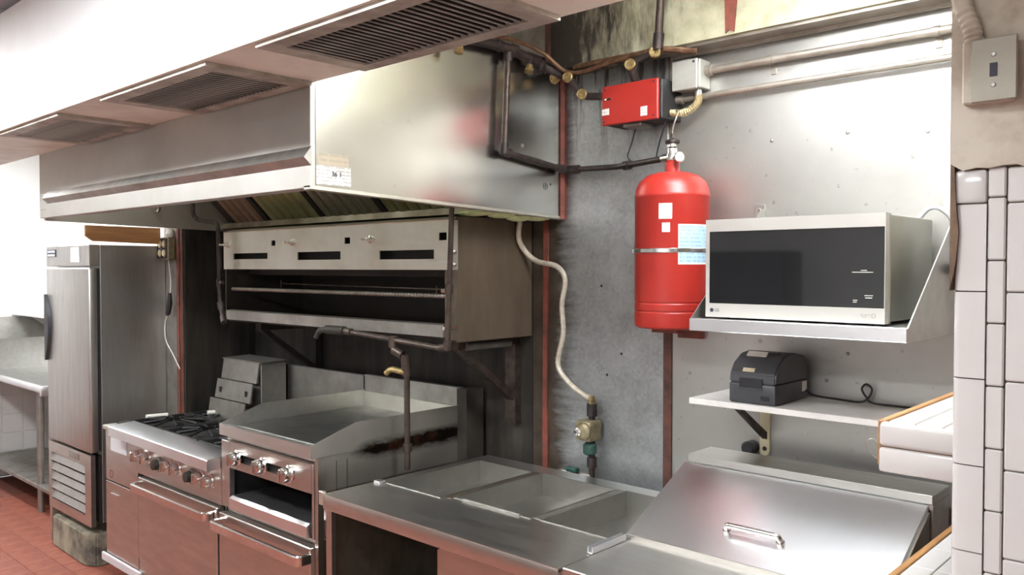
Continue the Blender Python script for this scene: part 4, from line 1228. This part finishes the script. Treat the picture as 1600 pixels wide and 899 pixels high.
part(tp, 'beam_tube', 'copper', lambda bm: sweep(bm, spline([(-2.04, 2.56, 2.48), (-1.9, 2.56, 2.482), (-1.75, 2.555, 2.478), (-1.64, 2.555, 2.478), (-1.52, 2.60, 2.46)], 6), .011, 8), 'stained tube under the beam')
cr = thing('cable_riser', 'dark cable riser rising over the beam above the red box', 'pipe', (-1.65, 2.54, 2.46))
part(cr, 'pipe_run', 'brown_pipe', lambda bm: sweep(bm, [(-1.642, 2.535, 2.47), (-1.623, 2.535, 2.77)], .014, 12))
part(cr, 'fitting', 'black_pipe', lambda bm: cyl(bm, (-1.642, 2.535, 2.475), (-1.637, 2.535, 2.53), .019, 12))
part(cr, 'pulley_elbow', 'brass', lambda bm: (lathe(bm, PULLEY, (-1.652, 2.54, 2.465), (.25, -.95, .05), 18)))
cr2 = thing('cable_elbow', 'brass pulley elbow entering the top of the red box', 'elbow', (-1.76, 2.54, 2.38))
part(cr2, 'elbow', 'brass', lambda bm: lathe(bm, PULLEY, (-1.758, 2.54, 2.438), (.25, -.95, .05), 18))
part(cr2, 'stub', 'black_pipe', lambda bm: sweep(bm, [(-1.765, 2.585, 2.379), (-1.76, 2.55, 2.42), (-1.74, 2.55, 2.455), (-1.68, 2.55, 2.468)], [.016, .017, .015, .012], 12))

# flexible hose from hood to gas valve
solo('flexible_hose', 'hose', lambda bm: (lambda P: sweep(bm, P, [.0105 + .001 * (i % 2) for i in range(len(P))], 10))(spline([(-2.352, 2.60, 1.97), (-2.350, 2.595, 1.93), (-2.352, 2.58, 1.83), (-2.348, 2.61, 1.775), (-2.305, 2.64, 1.727), (-2.195, 2.64, 1.704), (-2.15, 2.64, 1.65), (-2.166, 2.64, 1.545), (-2.159, 2.64, 1.43), (-2.186, 2.64, 1.30), (-2.125, 2.64, 1.227), (-2.04, 2.64, 1.183), (-2.018, 2.645, 1.185)], 14)),
     'pale flexible hose snaking down the zinc sheet to the gas valve', 'hose', (-2.1, 2.64, 1.18))
gv = thing('gas_valve', 'brass coloured gas shutoff valve at the foot of the zinc sheet', 'valve', (-2.018, 2.65, .88))
part(gv, 'riser', 'black_pipe', lambda bm: (cyl(bm, (-2.018, 2.65, .70), (-2.018, 2.65, 1.17), .013, 12), cyl(bm, (-2.018, 2.65, 1.105), (-2.018, 2.65, 1.155), .021, 12), cyl(bm, (-2.018, 2.65, .90), (-2.018, 2.65, .94), .02, 12)))
part(gv, 'hose_fitting', 'brass', lambda bm: cyl(bm, (-2.018, 2.648, 1.15), (-2.018, 2.646, 1.185), .014, 10))
vb = part(gv, 'valve_body', 'valve_body', lambda bm: (box(bm, -2.066, -1.988, 2.60, 2.682, 1.008, 1.09, bev=.012, seg=2), lathe(bm, [(.036, 0), (.036, .01), (.026, .02)], (-2.02, 2.60, 1.05), (0, -1, 0), 16)))
part(vb, 'knob', 'chrome', lambda bm: lathe(bm, [(.016, 0), (.016, .01), (.008, .014)], (-2.03, 2.58, 1.05), (0, -1, 0), 14))
part(gv, 'union', 'green', lambda bm: lathe(bm, [(.018, 0), (.028, .008), (.028, .04), (.018, .05)], (-2.02, 2.64, .95), (0, 0, 1), 12), 'green union')
part(gv, 'side_branch', 'steel_dull', lambda bm: (cyl(bm, (-2.018, 2.65, .86), (-2.15, 2.645, .86), .016, 12), cyl(bm, (-2.15, 2.645, .86), (-2.20, 2.63, .85), .018, 12, .010)))
part(gv, 'branch_handle', 'green', lambda bm: box(bm, -2.125, -2.07, 2.61, 2.64, .872, .892, bev=.006, seg=2), 'green handle')

# ================================================================== MICROWAVE and its shelf
ms = thing('microwave_shelf', 'stainless wall shelf with triangular end brackets under the microwave', 'shelf', (-1.0, 2.45, 1.51))
part(ms, 'board', 'steel', B(-1.306, -.690, 2.205, 2.692, 1.536, 1.545))
part(ms, 'front_lip', 'steel_clean', B(-1.309, -.687, 2.198, 2.206, 1.510, 1.547, bev=.002))
for x0, x1 in ((-1.309, -1.306), (-.690, -.687)):
    e = part(ms, 'end_bracket', 'steel', lambda bm: prism(bm, [(2.206, 1.510), (2.206, 1.547), (2.66, 1.895), (2.692, 1.90), (2.692, 1.510)], 0, x0, x1))
for x0, x1 in ((-1.345, -1.3065), (-.7435, -.6905)):
    tb = part(ms, 'wall_tab', 'steel', B(x0, x1, 2.688, 2.693, 1.547, 1.915, bev=.001) if x0 < -1 else B(x0, x1, 2.688, 2.693, 1.86, 1.915, bev=.001))
    part(tb, 'screw', 'steel_dull', lambda bm: lathe(bm, [(.007, 0), (.005, .004)], ((x0 + x1) / 2, 2.688, 1.896), (0, -1, 0), 12))

mw = thing('microwave', 'countertop microwave with dark glass door on the wall shelf', 'microwave', (-1.02, 2.45, 1.546))
MX0, MX1, MY0, MZ0, MZ1 = -1.283, -.757, 2.25, 1.551, 1.843
part(mw, 'case', 'mw_body', B(MX0 + .004, MX1, MY0 + .035, 2.64, MZ0 + .004, MZ1 - .002, bev=.006, seg=2))
md = part(mw, 'door', 'mw_white', lambda bm: holed(bm, 1, MY0, MY0 + .03, MX0, MX1 - .002, MZ0, MZ1, [(MX0 + .012, MX1 - .004, 1.592, 1.807)]), 'pale door frame')
part(md, 'door_glass', 'mw_glass', B(MX0 + .012, MX1 - .004, MY0 + .0015, MY0 + .028, 1.592, 1.807), 'dark glass')
part(mw, 'door_edge', 'mw_body', B(MX0 + .003, MX1 + .001, MY0 + .0302, MY0 + .0345, MZ0 + .002, MZ1 - .001))
for x in (MX0 + .04, MX1 - .04):
    for y in (2.30, 2.60):
        part(mw, 'foot', 'rubber', lambda bm: cyl(bm, (x, y, 1.545), (x, y, 1.556), .012, 12))
part(md, 'logo_disc', 'ink', lambda bm: lathe(bm, [(.0062, 0), (.0062, .0006)], (-1.262, MY0, 1.5715), (0, -1, 0), 20))
text_mesh(md, 'logo_text', 'LG', .0125, (-1.2445, MY0 - .0004, 1.5715), (R(90), 0, 0), 'ink', .0003)
part(md, 'icon_ring', 'red_ink', lambda bm: ring(bm, (-.7875, MY0, 1.572), .0058, .0012, 1))
part(md, 'small_print', 'red_ink', lambda bm: [box(bm, a, b, MY0 - .0006, MY0 + .0002, z - .001, z + .001) for a, b, z in ((-.822, -.814, 1.574), (-.812, -.802, 1.574), (-.82, -.806, 1.569), (-.800, -.796, 1.574))])
part(md, 'door_print', 'paper', lambda bm: [box(bm, a, b, MY0 + .001, MY0 + .0016, z - .0009, z + .0009) for a, b, z in ((-.845, -.79, 1.687), (-.822, -.806, 1.692), (-.812, -.79, 1.625), (-.81, -.792, 1.619), (-.842, -.83, 1.612), (-.842, -.832, 1.607))])
mc = part(mw, 'power_cord', 'grey_cable', lambda bm: sweep(bm, spline([(-.77, 2.56, 1.843), (-.745, 2.56, 1.868), (-.715, 2.56, 1.866), (-.685, 2.57, 1.83), (-.672, 2.575, 1.77), (-.668, 2.58, 1.70), (-.666, 2.60, 1.60), (-.664, 2.62, 1.48), (-.664, 2.64, 1.38)], 8), .0065, 10))
part(mc, 'cord_clip', 'rubber', lambda bm: (box(bm, -.690, -.655, 2.55, 2.59, 1.682, 1.712, bev=.007, seg=2)), 'black clip')

# ================================================================== PRINTER and its shelf
ps = thing('printer_shelf', 'white laminate wall shelf under the receipt printer', 'shelf', (-1.05, 2.55, 1.25))
part(ps, 'board', 'laminate', B(-1.428, -.605, 2.40, 2.692, 1.252, 1.271, bev=.0015))
pb = part(ps, 'bracket', 'cream', lambda bm: prism(bm, [(-1.318, 1.252), (-1.282, 1.252), (-1.282, 1.066), (-1.286, 1.056), (-1.300, 1.052), (-1.314, 1.056), (-1.318, 1.066)], 1, 2.685, 2.694))
part(pb, 'strut', 'brown_pipe', lambda bm: prism(bm, [(2.46, 1.251), (2.485, 1.251), (2.69, 1.13), (2.69, 1.105)], 0, -1.309, -1.291))
part(pb, 'top_arm', 'cream', B(-1.318, -1.282, 2.45, 2.685, 1.246, 1.252))
for z in (1.222, 1.075):
    part(pb, 'screw', 'brown_pipe', lambda bm: lathe(bm, [(.008, 0), (.006, .004)], (-1.30, 2.685, z), (0, -1, 0), 12))
pr = thing('receipt_printer', 'dark grey receipt printer on the white wall shelf', 'printer', (-1.21, 2.54, 1.271))
QX0, QX1, QY0, QY1 = -1.292, -1.136, 2.415, 2.655
part(pr, 'base', 'printer', B(QX0, QX1, QY0, QY1, 1.272, 1.335, bev=.006, seg=2))
def printer_top(bm):
    prism(bm, [(QY0 + .001, 1.3355), (QY0 + .004, 1.365), (QY0 + .03, 1.398), (QY0 + .075, 1.422), (QY0 + .13, 1.428), (QY1 - .03, 1.415), (QY1 - .001, 1.40), (QY1 - .001, 1.3355)], 0, QX0 + .001, QX1 - .001)
    bmesh.ops.bevel(bm, geom=[e for e in bm.edges], offset=.004, segments=2, affect='EDGES')
part(pr, 'top_cover', 'printer', printer_top)
part(pr, 'front_recess', 'printer_dark', B(QX0 + .036, QX1 - .042, QY0 - .0015, QY0 + .004, 1.322, 1.352))
part(pr, 'recess_edge', 'printer', B(QX0 + .034, QX1 - .040, QY0 - .004, QY0 + .003, 1.316, 1.322))
part(pr, 'power_switch', 'printer_dark', B(QX1 - .048, QX1 - .020, QY0 - .002, QY0 + .002, 1.285, 1.299, bev=.001))
part(pr, 'label', 'cream', lambda bm: prism(bm, [(QY0 + .008, 1.3715), (QY0 + .016, 1.3825), (QY0 + .018, 1.3815), (QY0 + .010, 1.3705)], 0, -1.25, -1.21))
part(pr, 'paper_strip', 'paper', lambda bm: prism(bm, [(QY0 + .060, 1.419), (QY0 + .078, 1.430), (QY0 + .080, 1.427), (QY0 + .062, 1.415)], 0, -1.262, -1.196), 'white paper edge')
part(pr, 'top_slot', 'printer_dark', B(QX0 + .03, QX1 - .03, QY0 + .085, QY0 + .10, 1.4225, 1.4275))
part(pr, 'side_sticker', 'paper', B(QX1 - .001, QX1 + .001, QY1 - .045, QY1 - .012, 1.298, 1.33))
part(pr, 'power_cord', 'rubber', lambda bm: sweep(bm, spline([(-1.132, 2.63, 1.30), (-1.11, 2.65, 1.283), (-1.04, 2.66, 1.277), (-.97, 2.66, 1.276), (-.945, 2.665, 1.292), (-.937, 2.67, 1.318), (-.955, 2.672, 1.332), (-.968, 2.67, 1.316), (-.952, 2.665, 1.292), (-.93, 2.66, 1.277), (-.86, 2.66, 1.275), (-.80, 2.655, 1.277), (-.77, 2.64, 1.287), (-.72, 2.60, 1.277), (-.66, 2.56, 1.275)], 8), .0035, 8), 'thin black cord looped on the shelf')
solo('black_cap', 'rubber', lambda bm: lathe(bm, [(.022, 0), (.024, .006), (.024, .045), (.018, .05)], (-1.345, 2.694, 1.075), (0, -1, 0), 18), 'small black rubber cap on the wall beside the shelf bracket', 'cap', (-1.345, 2.67, 1.075))

# ================================================================== SWITCH on the pier
sb = thing('switch_box', 'stained metal switch box mounted on the plaster of the pier', 'switch', (-.35, 1.55, 1.97))
part(sb, 'box', 'plaster', B(-.400, -.325, 1.542, 1.567, 1.972, 2.078, bev=.003))
part(sb, 'cover_plate', 'steel_plate', B(-.3855, -.3175, 1.536, 1.542, 1.972, 2.076, bev=.002))
part(sb, 'toggle_slot', 'ink', B(-.357, -.346, 1.5345, 1.537, 2.012, 2.034))
for z in (2.048, 1.998):
    part(sb, 'screw', 'steel_dull', lambda bm: lathe(bm, [(.004, 0), (.003, .002)], (-.3515, 1.536, z), (0, -1, 0), 12))
solo('conduit_sleeve', 'plaster', lambda bm: (lambda P: sweep(bm, P, [.0135 + .002 * (i % 2) for i in range(len(P))], 12))(spline([(-.412, 1.552, 2.20), (-.402, 1.550, 2.14), (-.388, 1.548, 2.10), (-.383, 1.552, 2.072)], 7)),
     'painted ribbed conduit entering the top of the switch box', 'conduit', (-.39, 1.55, 2.08))

# ================================================================== BEHIND THE CAMERA (the cabinet shows in the microwave glass)
bc = thing('wall_cabinet', 'black cabinet on the wall behind the camera', 'cabinet', (-3.4, -2.3, 1.3))
part(bc, 'case', 'rubber', B(-3.8, -3.05, -2.498, -2.12, 1.32, 1.84, bev=.02, seg=2))
part(bc, 'door', 'printer', B(-3.78, -3.07, -2.12, -2.10, 1.34, 1.82, bev=.006))
cs = thing('bounce_counter', 'long steel counter added behind the camera to soften the red floor bounce', 'counter', (-3.2, -1.2, 0))  # unseen counter added as a neutral reflector over the red floor
part(cs, 'top', 'steel', B(-5.6, -.7, -1.62, -.80, .86, .90, bev=.004))
part(cs, 'front_panel', 'steel_dull', B(-5.55, -.75, -.86, -.84, .12, .86))
part(cs, 'back_panel', 'steel_dull', B(-5.55, -.75, -1.60, -1.58, .12, .86))
part(cs, 'base', 'steel_greasy', B(-5.5, -.8, -1.55, -.92, 0, .12))
